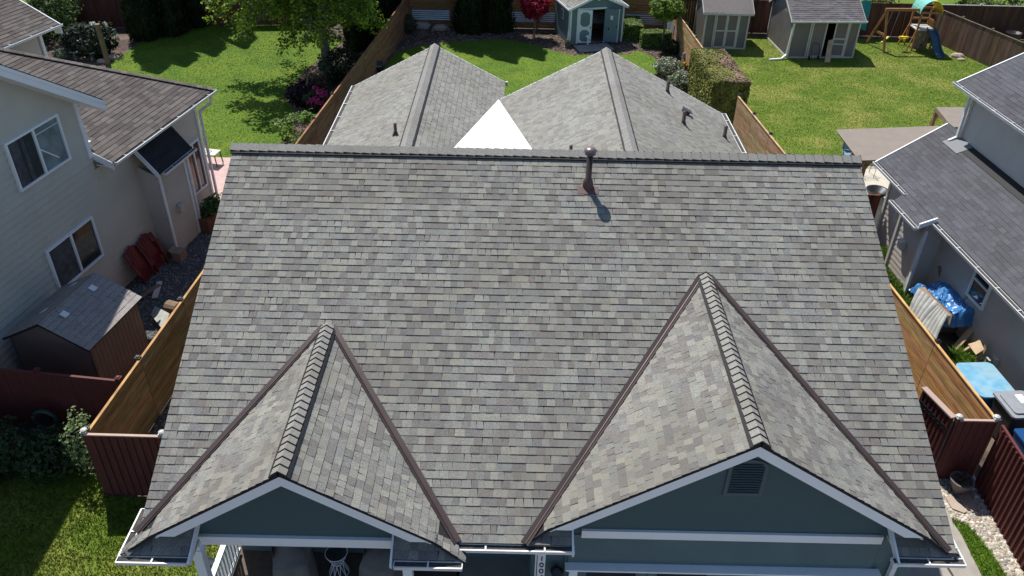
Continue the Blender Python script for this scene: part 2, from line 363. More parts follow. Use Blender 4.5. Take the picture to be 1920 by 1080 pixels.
grass(L_LEFT, 90000, 'lush green grass of the yard beside the maple tree', .03, .012, seed=1, base=(.080, .155, .003), dry=.08)
grass(L_MID, 60000, 'short bright grass in front of the blue shed', .025, .012, seed=2, base=(.076, .155, .003), dry=.04)
grass(L_RIGHT, 150000, 'yellowing patchy grass around the grey sheds and swing set', .03, .013, seed=3, base=(.105, .175, .006), dry=.22)
grass(L_FRONT, 90000, 'front grass half in deep shade below the dark red fence', .06, .009, seed=4, base=(.065, .115, .006), dry=.15)  # blades coloured darker than the other lawns to deepen the shade
grass(L_FRT, 14000, 'narrow bright grass strip between concrete path and pebbles', .06, .01, z=.036, seed=5, base=(.10, .21, .016), dry=.05)
def pebbles(poly, n, size, cols, name, label, z=.012, seed=1, excl=None):
    rg = np.random.default_rng(seed); P = np.array(poly); lo, hi = P.min(0), P.max(0)
    q = rg.uniform(lo, hi, (n * 4, 2)); q = q[inside(q, poly)]; q = q[~inside(q, excl)] if excl else q; q = q[:n]; n = len(q)
    k = 8; t = np.linspace(0, 2 * np.pi, k, endpoint=False); base = np.concatenate([np.stack([np.cos(t), np.sin(t), 0 * t], 1), np.stack([.68 * np.cos(t + .3), .68 * np.sin(t + .3), 0 * t + .75], 1), [[0, 0, 1]]])
    S = rg.uniform(size[0], size[1], (n, 1, 1)) * np.concatenate([np.ones((n, 1, 1)), rg.uniform(.55, 1, (n, 1, 1)), rg.uniform(.35, .7, (n, 1, 1))], 2)
    B = base[None] * (1 + rg.uniform(-.12, .12, (n, 17, 1))) * S; a = rg.uniform(0, 6.3, n); c, s = np.cos(a)[:, None], np.sin(a)[:, None]
    V = np.stack([B[:, :, 0] * c - B[:, :, 1] * s + q[:, :1], B[:, :, 0] * s + B[:, :, 1] * c + q[:, 1:], B[:, :, 2] + z - .004 + rg.uniform(0, .012, (n, 1))], 2)
    F = []
    for i in range(k): j = (i + 1) % k; F += [(i, j, k + j), (i, k + j, k + i), (k + i, k + j, 16)]
    F = np.array(F)[None] + (np.arange(n) * 17)[:, None, None]
    cols = np.array(cols); C = cols[rg.integers(0, len(cols), n)] * rg.uniform(.75, 1.2, (n, 1)); C = np.repeat(C, 24, 0)
    o = raw_mesh(name, V.reshape(-1, 3), F.reshape(-1, 3), C, STONE, smooth=True); o['label'] = label; o['category'] = 'pebbles'
GB = px((1754, 885), (1800, 900), (1868, 968), (1925, 1055), (1925, 1090)) + [(9.75, 9.0)] + px((1895, 1085), (1865, 1045), (1838, 1008), (1815, 983), (1785, 970), (1762, 925))
pebbles([(8.95, 13.0), (10.5, 13.0), (10.5, 8.6), (9.9, 8.6)] + px((1895, 1085), (1865, 1045), (1838, 1008), (1815, 983), (1785, 970), (1762, 925)), 5200, (.03, .062), [(.50, .45, .36), (.36, .33, .29), (.60, .56, .47), (.42, .34, .25), (.26, .25, .24)], 'river_pebbles', 'rounded cream and grey river pebbles below the red fence')
pebbles([(-12.5, 14), (-8.9, 14), (-8.1, 26), (-10.6, 26), (-11.5, 20)], 9000, (.02, .045), [(.10, .105, .11), (.16, .165, .17), (.07, .072, .075), (.24, .24, .24)], 'grey_gravel', 'dark grey gravel between the beige house and cedar fence', z=.01, seed=2)
pebbles([(-8.7, 12.2), (-5.9, 12.2), (-5.9, 16), (-8.4, 16)], 2500, (.02, .045), [(.20, .18, .16), (.30, .27, .23), (.14, .13, .12)], 'brown_gravel', 'brown gravel behind the front red fence panel', seed=3)
def litter(poly, n, name, label, seed=1, excl=None, cols=((.16, .11, .08), (.09, .06, .045), (.26, .2, .15))):
    pebbles(poly, n, (.02, .06), cols, name, label, seed=seed, excl=excl)
litter([(-6.0, 38.5), (9, 34), (8.8, 45.8), (-6.2, 45.8)], 6000, 'bark_mulch', 'brown bark mulch around the blue shed yard', excl=L_MID)
litter([(-9.6, 30.5), (-7.2, 30.5), (-6.3, 45), (-11, 43)], 2500, 'bark_mulch', 'brown bark mulch under the maple along the fence', 7, excl=L_LEFT)

# ================================================================= FOLIAGE
def leaf_cluster(mb, r, c, rad, n, size, cols, shell=.0, up=.4, clumps=0, flat=1.0, box=False, droop=0):
    c = Vector(c); rx, ry, rz = rad; cl = []; so_ = Vector((c.x * 3.1, c.y * 2.3, 5))
    def pt():
        while 1:
            p = Vector((r.uniform(-1, 1), r.uniform(-1, 1), r.uniform(-1, 1)))
            if box:
                if shell and r.random() < shell:
                    k = r.randrange(5); ax = (0, 0, 1, 1, 2)[k]; p[ax] = (1, -1, 1, -1, 1)[k] * r.uniform(.95, 1.02)
                return p
            l = p.length
            if l > 1 or l < .02: continue
            if shell: p = p / l * (l ** (1 / (1 + 4 * shell)))
            p = p * (1 + .38 * NZ.noise(p.normalized() * 1.9 + so_) + .22 * NZ.noise(p.normalized() * 5 + so_))
            return p
    for _ in range(clumps): cl.append((pt(), r.uniform(.14, .3), r.uniform(.75, 1.25)))
    for i in range(n):
        if cl:
            q, cr, tn = r.choice(cl); d = Vector((r.gauss(0, 1), r.gauss(0, 1), r.gauss(0, .7))) * cr * .55; p = q + d
        else: p = pt(); tn = 1
        P = c + Vector((p.x * rx, p.y * ry, p.z * rz))
        if P.z < .03: P.z = r.uniform(.03, .12)
        nr = (Vector((p.x, p.y, p.z + up)) + Vector((r.uniform(-1, 1), r.uniform(-1, 1), r.uniform(-1, 1))) * 1.0).normalized()
        a = nr.orthogonal().normalized(); a.rotate(Matrix.Rotation(r.uniform(0, 6.28), 3, nr)); b = nr.cross(a)
        s = size * r.uniform(.6, 1.3); col = r.choice(cols); j = r.uniform(.75, 1.2) * tn; col = (col[0] * j, col[1] * j, col[2] * j)
        mb.add([P + a * s, P + b * s * .55 * flat, P - a * s, P - b * s * .55 * flat + nr * s * .2], [(0, 1, 2, 3)], col)
def shrub(name, c, rad, n, size, cols, label, cat='shrub', stems=4, m=None, core=(.012, .02, .006), seed=1, shell=.5, petals=None, group=None, clumps=0, zc=None):
    r = random.Random(seed); c = Vector(c); o = thing(name, c, label, cat, group)
    s = MB()
    for i in range(stems):
        a = r.uniform(0, 6.28); top = c + Vector((math.cos(a) * rad[0] * .6, math.sin(a) * rad[1] * .6, rad[2] * r.uniform(1.1, 1.7)))
        s.tube([c + Vector((math.cos(a) * .04, math.sin(a) * .04, 0)), (c + top) / 2 + Vector((0, 0, .05)), top], [.022, .016, .006], 5)
    s.build('stem', BARK, o)
    f = MB(); leaf_cluster(f, r, c + Z * (zc if zc else rad[2]), rad, n, size, cols, shell=shell, clumps=clumps); f.build('foliage', m or LEAF, o)
    if petals:
        pm = MB(); leaf_cluster(pm, r, c + Z * (rad[2] * 1.05), (rad[0] * .98, rad[1] * .98, rad[2] * 1.02), petals[0], petals[1], petals[2], shell=.9, clumps=petals[3] if len(petals) > 3 else 0); pm.build('blossom', PETAL, o)
    return o
def conifer(c, h, rad, n, label, seed=1, cols=((.020, .040, .012), (.030, .055, .015), (.013, .026, .009)), size=.13, group=None):
    r = random.Random(seed); c = Vector(c); o = thing('conifer_tree', c, label, 'tree', group)
    t = MB(); t.tube([c, c + Z * h * .5, c + Z * h * .96], [.16, .10, .02], 7)
    t.build('trunk', BARK, o); f = MB(); pr = lambda z: min(1, (1 - z) / .35) ** .7 * (.86 + .14 * math.sin(z * 17 + seed))
    V = []; F = []
    for i in range(13):
        z = i / 12 * .97
        for k in range(14): a = k / 14 * 6.2832; q = rad * pr(z) * .84 * (1 + .1 * math.sin(a * 5 + seed)); V.append(c + Vector((q * math.cos(a), q * math.sin(a), .05 + z * h)))
    for i in range(12):
        for k in range(14): F.append((i * 14 + k, i * 14 + (k + 1) % 14, (i + 1) * 14 + (k + 1) % 14, (i + 1) * 14 + k))
    f.add(V, F, (.014, .026, .009))
    for i in range(n):
        a = r.uniform(0, 6.2832); zz = r.random() ** .9; rib = 1 + .1 * math.sin(a * 5 + seed) + .06 * math.sin(a * 11 + zz * 9)
        rr = rad * pr(zz) * rib * r.uniform(.8, 1.06); P = c + Vector((math.cos(a) * rr, math.sin(a) * rr, .05 + zz * h))
        d = Vector((math.cos(a) * .5, math.sin(a) * .5, r.uniform(.5, 1.6))).normalized(); b = d.cross(Z).normalized(); s = size * r.uniform(.6, 1.3); b.rotate(Matrix.Rotation(r.uniform(-.9, .9), 3, d))
        col = r.choice(cols); j = r.uniform(.7, 1.25); f.add([P - d * s, P + b * s * .35, P + d * s, P - b * s * .35], [(0, 1, 2, 3)], tuple(x * j for x in col))
    f.build('foliage', LEAFD, o); return o

# ================================================================= MAIN BLUE HOUSE
H = thing('blue_house', (.6, 15.3, 0), 'blue grey house under the large mottled grey shingle roof with two front gables', 'house')
SM = .4744; RY, RZ = 15.267, 6.812; EY = 8.24
def mz(y): return RZ - (RY - y) * SM
XL, XR = -5.745, 6.935
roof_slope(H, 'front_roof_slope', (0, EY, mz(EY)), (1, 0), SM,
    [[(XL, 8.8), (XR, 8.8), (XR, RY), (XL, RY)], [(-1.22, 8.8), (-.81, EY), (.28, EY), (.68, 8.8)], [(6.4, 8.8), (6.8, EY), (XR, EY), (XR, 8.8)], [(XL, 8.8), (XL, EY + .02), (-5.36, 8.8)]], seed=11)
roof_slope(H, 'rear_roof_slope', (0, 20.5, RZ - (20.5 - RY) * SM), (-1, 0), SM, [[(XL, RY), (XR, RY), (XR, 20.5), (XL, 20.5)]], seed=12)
rc = ridge_caps(H, (XL - .03, RY, RZ), (XR + .03, RY, RZ), 'ridge_cap', None, (0, -1, 0), wd=.17, ex=.19, th=.024, slopes=(SM, SM), lift=.055)
# rake boards of the main roof
for x, s in ((XL, -1), (XR, 1)):
    mb = MB()
    mb.bar((x - s * .05, EY + .35, mz(EY + .35) - .22), (x - s * .05, RY, RZ - .22), .03, .20); mb.bar((x - s * .05, RY, RZ - .22), (x - s * .05, 20.5, RZ - (20.5 - RY) * SM - .22), .03, .20)
    mb.build('rake_board', WHITE, H)
# front gables
GA = .655
G = [dict(x=-3.29, z=5.10, y=8.07, wy=8.45, k=1), dict(x=3.54, z=5.616, y=8.35, wy=8.75, k=2)]
for q in G:
    gx, gz, gy, wy = q['x'], q['z'], q['y'], q['wy']
    yt = RY - (RZ - gz) / SM; dx = (gz - mz(EY)) / GA
    ez = 3.375; de = (gz - ez) / GA      # side eaves of the gable
    for s in (-1, 1):
        out = gx + s * de
        yin = 7.95 if (q['k'] == 1) else 8.20
        side_open = (s == -1 and q['k'] == 1) or (s == 1 and q['k'] == 2)
        xr_ = gx + s * (de - .43)
        polys = [[(gx, gy), (gx, yt), (xr_, EY + (yt - EY) * (1 - (de - .43) / dx) if False else yt - (yt - EY) * (de - .43) / dx), (xr_, gy)]]
        yv = yt - (yt - EY) * (de - .43) / dx
        polys.append([(xr_ - s * .03, gy), (xr_ - s * .03, yv), (gx + s * min(dx, de), max(EY, yin + .1)), (out, max(EY, yin + .1)), (out, yin)])
        O = (out, 0, ez); Ud = (0, 1) if s == 1 else (0, -1)
        roof_slope(H, 'gable_roof_slope', O, Ud, GA, polys, seed=20 + q['k'] * 2 + s, tab=(.10, .16), deck=.045)
        # valley metal
        V0 = Vector((gx, yt, gz)); V1 = Vector((gx + s * dx, EY, mz(EY))); d = (V1 - V0).normalized(); V1 = V1 - d * (.02 if side_open else -.02)
        n1 = Vector((0, -SM, 1)).normalized(); n2 = Vector((s * GA, 0, 1)).normalized()
        a1 = d.cross(n1).normalized(); a1 = a1 if a1.x * s > 0 else -a1
        a2 = d.cross(n2).normalized(); a2 = a2 if a2.x * s < 0 else -a2
        v = MB(); up = .026; w1, w2 = .09, .08
        V0 = V0 + d * .10
        for a, n_, wd in ((a1, n1, w1), (a2, n2, w2)):
            v.plate([V0 + Z * .026, V1 + Z * .026, V1 + a * wd + n_ * up, V0 + a * wd + n_ * up], n_, .006)
        v.tube([V0 + Z * .036, V1 + Z * .036], .012, 6)
        v.build('valley_flashing', BRN, H)
    # caps, exposed butts towards the street
    ridge_caps(H, (gx, gy - .02, gz), (gx, yt - .05, gz), 'gable_ridge_cap', None, (1, 0, 0), wd=.135, ex=.15, th=.03, slopes=(GA, GA), lift=.05, seed=9 + q['k'])
    # rake fascia
    f = MB(); th = .028
    for s in (-1, 1):
        L = de - .5
        p0 = Vector((gx, gy + th / 2 - .012, gz - .115)); p1 = Vector((gx + s * L, gy + th / 2 - .012, gz - .115 - GA * L))
        n_ = Vector((s * GA, 0, 1)).normalized(); dd = (p1 - p0).normalized(); hw = .095
        lo = hw * 2 / (1 / math.sqrt(1 + GA * GA))
        yf = gy + th / 2 - .012; zt = gz - .02; zb_ = zt - GA * L
        f.plate([(gx, yf, zt), (gx + s * L, yf, zb_), (gx + s * (L - .225 / GA), yf, zb_), (gx, yf, zt - .225)], (0, -1, 0), th)
        f.build('rake_fascia', WHITE, H); f = MB()
    # soffit
    for s in (-1, 1):
        f = MB(); L = de - .52; f.plate([(gx, gy + .03, gz - .10), (gx + s * L, gy + .03, gz - .10 - GA * L), (gx + s * L, wy, gz - .10 - GA * L), (gx, wy, gz - .10)], (s * GA, 0, 1), .02); f.build('soffit', WHITE, H)
# gable walls, trim, pents
def gwall(gx, gz, wy, x0, x1, zb, name, m):
    mb = MB(); za = gz - .13
    def top(x): return za - GA * abs(x - gx)
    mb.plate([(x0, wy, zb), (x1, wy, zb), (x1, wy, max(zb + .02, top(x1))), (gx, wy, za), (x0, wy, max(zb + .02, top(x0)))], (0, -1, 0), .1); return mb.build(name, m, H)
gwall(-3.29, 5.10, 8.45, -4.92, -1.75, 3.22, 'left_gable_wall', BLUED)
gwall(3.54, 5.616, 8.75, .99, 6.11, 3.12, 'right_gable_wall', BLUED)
mb = MB(); mb.box((-3.335, 8.42, 3.20), (3.21, .06, .19)); mb.build('porch_beam', WHITE, H)
mb = MB(); mb.box((3.61, 8.72, 3.17), (4.86, .05, .17)); mb.build('trim_band', WHITE, H)
# garage front wall below the band
mb = MB(); lap(mb, (1.0, 8.74, 2.32), (1, 0, 0), (0, 0, 1), [(0, 0), (5.05, 0), (5.05, .8), (0, .8)]); o = mb.build('garage_front_wall', BLUE, H)
mb = MB(); mb.plate([(.95, 8.76, 0), (1.3, 8.76, 0), (1.3, 8.76, 2.33), (.95, 8.76, 2.33)], (0, -1, 0), .1); mb.plate([(5.9, 8.76, 0), (6.2, 8.76, 0), (6.2, 8.76, 2.33), (5.9, 8.76, 2.33)], (0, -1, 0), .1)
mb.plate([(6.1, 8.765, 2.0), (6.75, 8.765, 2.0), (6.75, 8.765, 3.45), (6.1, 8.765, 3.75)], (0, -1, 0), .1)
mb.plate([(.95, 8.762, 2.31), (6.11, 8.762, 2.31), (6.11, 8.762, 3.14), (.95, 8.762, 3.14)], (0, -1, 0), .1); mb.build('garage_wall_backing', BLUE, H)
mb = MB(); mb.box((3.57, 8.70, 2.33), (5.18, .09, .13)); mb.box((3.57, 8.65, 2.405), (5.24, .16, .02)); mb.box((1.1, 8.71, 1.1), (.14, .07, 2.3)); mb.box((6.03, 8.71, 1.1), (.14, .07, 2.3)); mb.build('garage_door_frame', WHITE, H)
gd = MB(); gd.box((3.57, 8.81, 1.12), (4.72, .05, 2.24)); gdo = gd.build('garage_door', BLUE, H)
for i in range(4):
    mb = MB(); mb.box((1.75 + i * .62 * 1.95, 8.775, 2.02), (.84, .02, .28)); mb.build('pane', GLASS, gdo)
mb = MB()
for i in range(5): mb.box((3.57, 8.775, .35 + i * .45), (4.7, .012, .02))
for i in range(5): mb.box((1.28 + i * 1.15, 8.77, 2.02), (.1, .016, .3))
mb.build('door_rail', BLUE, gdo)
# louvre vent with arched head
C = Vector((3.61, 8.72, 4.50)); vo = MB(); arc = [(-.27, -.34), (.27, -.34), (.27, .22)] + [(.27 * math.cos(a), .22 + .16 * math.sin(a)) for a in [R(t) for t in (25, 50, 75, 105, 130, 155)]] + [(-.27, .22)]
vo.plate([C + X * a * 1.12 + Z * b * 1.1 for a, b in arc], (0, -1, 0), .05); vf = vo.build('louvre_vent', mat('vent_grey', (.075, .115, .125), rough=.6), H)
vs = MB()
for i in range(12):
    zz = -.29 + i * .055; hw = .24 if zz < .22 else .24 * math.sqrt(max(.05, 1 - ((zz - .22) / .17) ** 2)); vs.box(C + Z * zz - Y * .012 - Y * .0, (hw * 2, .012, .04), (X, Vector((0, .8, .6)), Vector((0, -.6, .8))))
vs.build('slat', mat('vent_slat', (.06, .09, .105), rough=.6), vf)
# pent returns
def pent(x0, x1, y0, y1, z0, xh0, xh1, seed):
    m = SM; roof_slope(H, 'pent_roof_slope', (x0, y0, z0), (1, 0), m, [[(x0, y0), (x1, y0), (xh1, y1), (xh0, y1)]], seed=seed, deck=.05)
pent(-5.9, -4.86, 7.95, 8.62, 3.385, -5.42, -4.86, 41)
pent(-1.78, -.72, 7.97, 8.62, 3.385, -1.78, -1.18, 42)
pent(.3, .99, 8.23, 8.85, 3.47, .62, .99, 43)
pent(6.05, 6.98, 8.22, 8.85, 3.40, 6.05, 6.5, 44)
for x0, x1, y0, y1, za in ((-5.9, -4.88, 7.97, 8.5, 3.36), (-1.76, -.74, 7.99, 8.5, 3.36), (6.12, 6.95, 8.24, 8.85, 3.36)):
    mb = MB(); mb.box(((x0 + x1) / 2, (y0 + y1) / 2, za - .14), (x1 - x0, y1 - y0, .02)); mb.build('soffit', WHITE, H)
for x_, y0_, y1_, z0_, z1_ in ((-4.86, 7.86, 8.45, 3.36, 3.62), (-1.79, 7.88, 8.45, 3.36, 3.62), (1.0, 8.12, 8.72, 3.42, 3.68), (6.03, 8.10, 8.74, 3.36, 3.66)):
    mb = MB(); mb.bar((x_, y0_, z0_ - .05), (x_, y1_, z1_ - .05), .03, .13); mb.build('rake_fascia', WHITE, H)
# hip cap at outer corners
for (c, t) in (((-5.9, 7.95, 3.40), (-5.46, 8.42, 3.68)), ((6.98, 8.22, 3.42), (6.52, 8.75, 3.70))):
    mb = MB(); c = Vector(c); t = Vector(t); d = (t - c).normalized(); n1 = Vector((0, -SM, 1)).normalized(); sx = -1 if c.x < 0 else 1; n2 = Vector((sx * GA, 0, 1)).normalized()
    for i in range(2):
        a = c + d * (.04 + i * .17); b = a + d * .2; col = (.17, .165, .155); a1 = d.cross(n1); a1 = a1 if a1.x * sx < 0 else -a1; a2 = d.cross(n2); a2 = a2 if a2.y > 0 else -a2
        for e, n_ in ((a1, n1), (a2, n2)): mb.plate([a + Z * .028, b + Z * .016, b + e * .11 + n_ * .012, a + e * .11 + n_ * .02], n_, .012, col)
    mb.build('hip_cap', SH, H)
# gutters
gutter(H, (-5.84, 8.86, 3.37), (-5.84, 7.95, 3.37), (-1, 0, 0)); gutter(H, (-5.96, 7.95, 3.37), (-4.88, 7.95, 3.37), (0, -1, 0))
gutter(H, (-1.74, 7.97, 3.37), (-.70, 7.97, 3.37), (0, -1, 0)); gutter(H, (-.81, 7.97, 3.37), (-.81, 8.14, 3.37), (1, 0, 0)); gutter(H, (-.81, 8.26, 3.44), (1.02, 8.26, 3.44), (0, -1, 0))
gutter(H, (5.95, 8.22, 3.38), (7.06, 8.22, 3.38), (0, -1, 0)); gutter(H, (6.94, 8.22, 3.38), (6.94, 8.62, 3.38), (1, 0, 0))
# porch: walls, floor, posts, railing
mb = MB(); lap(mb, (-5.3, 10.46, 0), (1, 0, 0), Z, [(0, 0), (5.7, 0), (5.7, 3.6), (0, 3.6)]); mb.plate([(-5.3, 10.47, 0), (.5, 10.47, 0), (.5, 10.47, 3.6), (-5.3, 10.47, 3.6)], (0, -1, 0), .1); mb.build('porch_wall', BLUE, H)
mb = MB(); mb.box((-3.2, 9.4, .15), (4.4, 2.1, .3)); mb.build('porch_floor', DFLOOR, H)
mb = MB(); mb.box((-.2, 8.9, .12), (1.5, 3.1, .26)); mb.build('entry_floor', CONC, H)
mb = MB(); mb.plate([(-5.3, 10.45, 3.55), (.4, 10.45, 3.55), (.4, 8.5, 3.10), (-5.3, 8.5, 3.10)], (0, -.2, 1), .02); mb.build('porch_ceiling', WHITE, H)
mb = MB(); mb.plate([(.42, 8.86, 0), (1.0, 8.86, 0), (1.0, 8.86, 3.32), (.42, 8.86, 3.32)], (0, -1, 0), .08); mb.box((.44, 9.7, 1.6), (.1, 1.6, 3.3)); mb.build('entry_side_wall', BLUE, H)
mb = MB(); mb.box((.54, 8.82, 1.6), (.17, .1, 3.3)); mb.build('corner_board', WHITE, H)
for x in (-4.95, -1.62):
    mb = MB(); mb.box((x, 8.36, 1.68), (.15, .15, 3.0)); mb.box((x, 8.36, .55), (.24, .24, 1.1)); mb.box((x, 8.36, 1.12), (.28, .28, .05)); mb.box((x, 8.36, 3.03), (.2, .2, .12)); mb.build('porch_post', WHITE, H)
mb = MB(); mb.bar((-5.32, 8.55, 1.22), (-5.32, 10.4, 1.22), .1, .05); mb.bar((-5.32, 8.55, .42), (-5.32, 10.4, .42), .05, .06)
for i in range(14): mb.box((-5.32, 8.62 + i * .13, .81), (.035, .05, .76))
mb.build('porch_railing', WHITE, H)
mb = MB(); mb.bar((-5.62, 8.28, 3.2), (-4.9, 8.6, 2.4), .07, .09); mb.build('downspout', WHITEG, H)
mb = MB(); mb.bar((6.42, 8.2, 3.30), (6.38, 8.66, 2.85), .08, .09); mb.bar((6.38, 8.68, 2.9), (6.38, 8.68, .1), .08, .09); mb.build('downspout', WHITEG, H)
# wall lantern
mb = MB(); mb.lathe((.82, 8.70, 1.98), [(.05, 0), (.085, .03), (.085, .22), (.11, .24), (.02, .33)], 10); mb.box((.82, 8.77, 2.12), (.1, .1, .16)); mb.build('wall_lantern', LAMPM, H)
# house number
def text(s, size, m, parent, origin, ax, az, name='house_number'):
    cu = bpy.data.curves.new('txt', 'FONT'); cu.body = s; cu.size = size; cu.extrude = .004; cu.align_x = 'CENTER'
    to = bpy.data.objects.new('txt', cu); COL.objects.link(to); dg = bpy.context.evaluated_depsgraph_get()
    me = bpy.data.meshes.new_from_object(to.evaluated_get(dg)); bpy.data.objects.remove(to)
    ax = Vector(ax); az = Vector(az); ay = az.cross(ax); M_ = Matrix((ax, az, ax.cross(az))).transposed().to_4x4(); M_.translation = Vector(origin) - wl(parent)
    me.transform(M_); me.materials.clear(); me.materials.append(m); o = bpy.data.objects.new(name, me); COL.objects.link(o); o.parent = parent; return o
for i, ch in enumerate('1004'): text(ch, .17, LAMPM, H, (.565, 8.762, 2.39 - i * .165), X, Z)
mb = MB(); mb.box((.485, 8.765, 2.22), (.012, .006, .62)); mb.build('number_plate_bar', LAMPM, H)
# house body walls (side, rear)
mb = MB()
mb.plate([(-5.3, 10.46, 0), (-5.3, 10.46, 4.1), (-5.3, RY, RZ - .35), (-5.3, 20.3, 4.1), (-5.3, 20.3, 0)], (-1, 0, 0), .12); mb.build('left_wall', BLUE, H)
mb = MB(); mb.plate([(6.5, 20.3, 0), (6.5, 20.3, 4.1), (6.5, RY, RZ - .35), (6.5, 8.9, 3.4), (6.5, 8.9, 0)], (1, 0, 0), .12); mb.build('right_wall', BLUE, H)
# rear gables
RM = .52
ZT = [dict(x=-2.60, z=5.80, y=25.09, l=-5.15, r=-.42), dict(x=2.53, z=6.30, y=23.5, l=-.60, r=6.15)]
for i, q in enumerate(ZT):
    ez = lambda x: q['z'] - RM * abs(x - q['x'])
    roof_slope(H, 'rear_gable_roof_slope', (q['l'], 0, ez(q['l'])), (0, -1), RM, [[(q['l'], 15.9), (q['x'], 15.9), (q['x'], q['y']), (q['l'], q['y'])]], seed=60 + i, tone=tone_soft)
    roof_slope(H, 'rear_gable_roof_slope', (q['r'], 0, ez(q['r'])), (0, 1), RM, [[(q['x'], 15.9), (q['r'], 15.9), (q['r'], q['y']), (q['x'], q['y'])]], seed=70 + i, tone=tone_soft)
    ridge_caps(H, (q['x'], 15.9, q['z']), (q['x'], q['y'], q['z']), 'rear_ridge_cap', None, (1, 0, 0), wd=.15, ex=.2, th=.004, slopes=(RM, RM), lift=.05, tone=lambda r: (lambda j: tuple(c * j for c in (.27, .262, .245)))(r.uniform(.96, 1.04)), seed=30 + i)
    mb = MB(); e = q['y'] - .35
    mb.plate([(q['l'] + .4, e, 0), (q['l'] + .4, e, ez(q['l']) + .05), (q['x'], e, q['z'] - .15), (q['r'] - .4, e, ez(q['r']) + .05), (q['r'] - .4, e, 0)], (0, 1, 0), .1); mb.build('rear_gable_wall', BLUE, H)
    for s in (-1, 1):
        xe = q['l'] if s < 0 else q['r']; f = MB(); f.bar((q['x'], q['y'] + .015, q['z'] - .09), (xe, q['y'] + .015, ez(xe) - .09), .03, .17); f.build('rake_board', WHITE, H)
gutter(H, (-5.16, 19.0, 4.46), (-5.16, 25.05, 4.46), (-1, 0, 0)); gutter(H, (6.16, 19.0, 4.43), (6.16, 23.45, 4.43), (1, 0, 0)); 
mb = MB(); mb.box((-.36, 25.12, 4.60), (.06, .08, .14)); mb.build('gutter_end', WHITEG, H)
mb = MB(); mb.box((-4.75, 21.9, 2.2), (.1, 5.7, 4.4)); mb.build('left_wing_wall', BLUE, H)
mb = MB(); mb.box((5.75, 21.8, 2.15), (.1, 3.0, 4.3)); mb.build('right_wing_wall', BLUE, H)
# white membrane cricket between the rear gables
A = at(935, 188, 4.73); B = on(850, 280, (-2.6, 20, 5.8), (RM, 0, 1)); C_ = on(998, 282, (2.53, 20, 6.3), (-RM, 0, 1))
B2 = B + (B - A) * .25; C2 = C_ + (C_ - A) * .25
mb = MB(); nn = (B - A).cross(C_ - A); nn = nn if nn.z > 0 else -nn; mb.plate([A + Z * .03, C2 + Z * .03, B2 + Z * .03], nn, .03); mb.build('roof_membrane', MEMB, H)
# flue and plumbing vents
fb = Vector((1.42, 14.52, 0)); fb.z = mz(fb.y)
mb = MB(); mb.tube([fb, fb + Z * .80], .06, 16); fl = mb.build('flue_pipe', mat('flue_brown', (.045, .027, .025), rough=.5), H, True)
mb = MB(); mb.lathe(fb + Z * .70, [(.11, 0), (.11, .025), (.08, .03), (.08, .06), (.125, .065), (.12, .09), (.085, .125), (.02, .14)], 20); mb.build('flue_cap', mat('brown_cap_metal', (.26, .185, .175), rough=.32, metal=.5), fl, True)  # cap colour lightened to stand in for its highlight
mb = MB(); nf = Vector((0, -SM, 1)).normalized(); vf_ = Vector((0, 1, SM)).normalized(); PKB = mat('pinkish_brown_flashing', (.11, .062, .056), (.14, .08, .07), rough=.5)
mb.lathe(fb - Z * .03, [(.11, -.05), (.105, .08), (.09, .17), (.07, .21), (.062, .22)], 16)
mb.plate([fb + nf * .022 + X * a * .21 + vf_ * b for a, b in ((-1, -.20), (1, -.20), (1, -.02), (-1, -.02))], nf, .006); mb.build('flue_flashing', PKB, fl)
def vent(u, v, gx, gz, s, h=.3, r=.04):
    p = on(u, v, (gx, 20, gz), (s * RM, 0, 1)); mb = MB(); mb.tube([p - Z * .05, p + Z * h], r, 10); o = mb.build('plumbing_vent', mat('vent_brown' + str(u), (.06, .035, .032), rough=.5), H, True)
    n_ = Vector((s * RM, 0, 1)).normalized(); mb = MB(); mb.lathe(p, [(.09, -.03), (.05, .07), (r + .002, .09)], 10); mb.build('vent_boot', BRN, o)
vent(742, 253, -2.6, 5.8, -1); vent(1251, 173, 2.53, 6.3, 1, .33, .05); vent(1281, 232, 2.53, 6.3, 1, .35, .05); vent(1358, 258, 2.53, 6.3, 1, .34, .05); vent(1070, 286, 2.53, 6.3, -1, .18)
p = on(1284, 212, (2.53, 20, 6.3), (RM, 0, 1)); mb = MB(); n_ = Vector((RM, 0, 1)).normalized(); dn = Vector((1, 0, -RM)).normalized()
mb.box(p + n_ * .05, (.2, .2, .1), (dn, Y, n_)); mb.box(p + n_ * .105 + dn * .02, (.28, .24, .02), (dn, Y, n_)); mb.build('box_vent', mat('dark_vent', (.05, .045, .05), rough=.5), H)

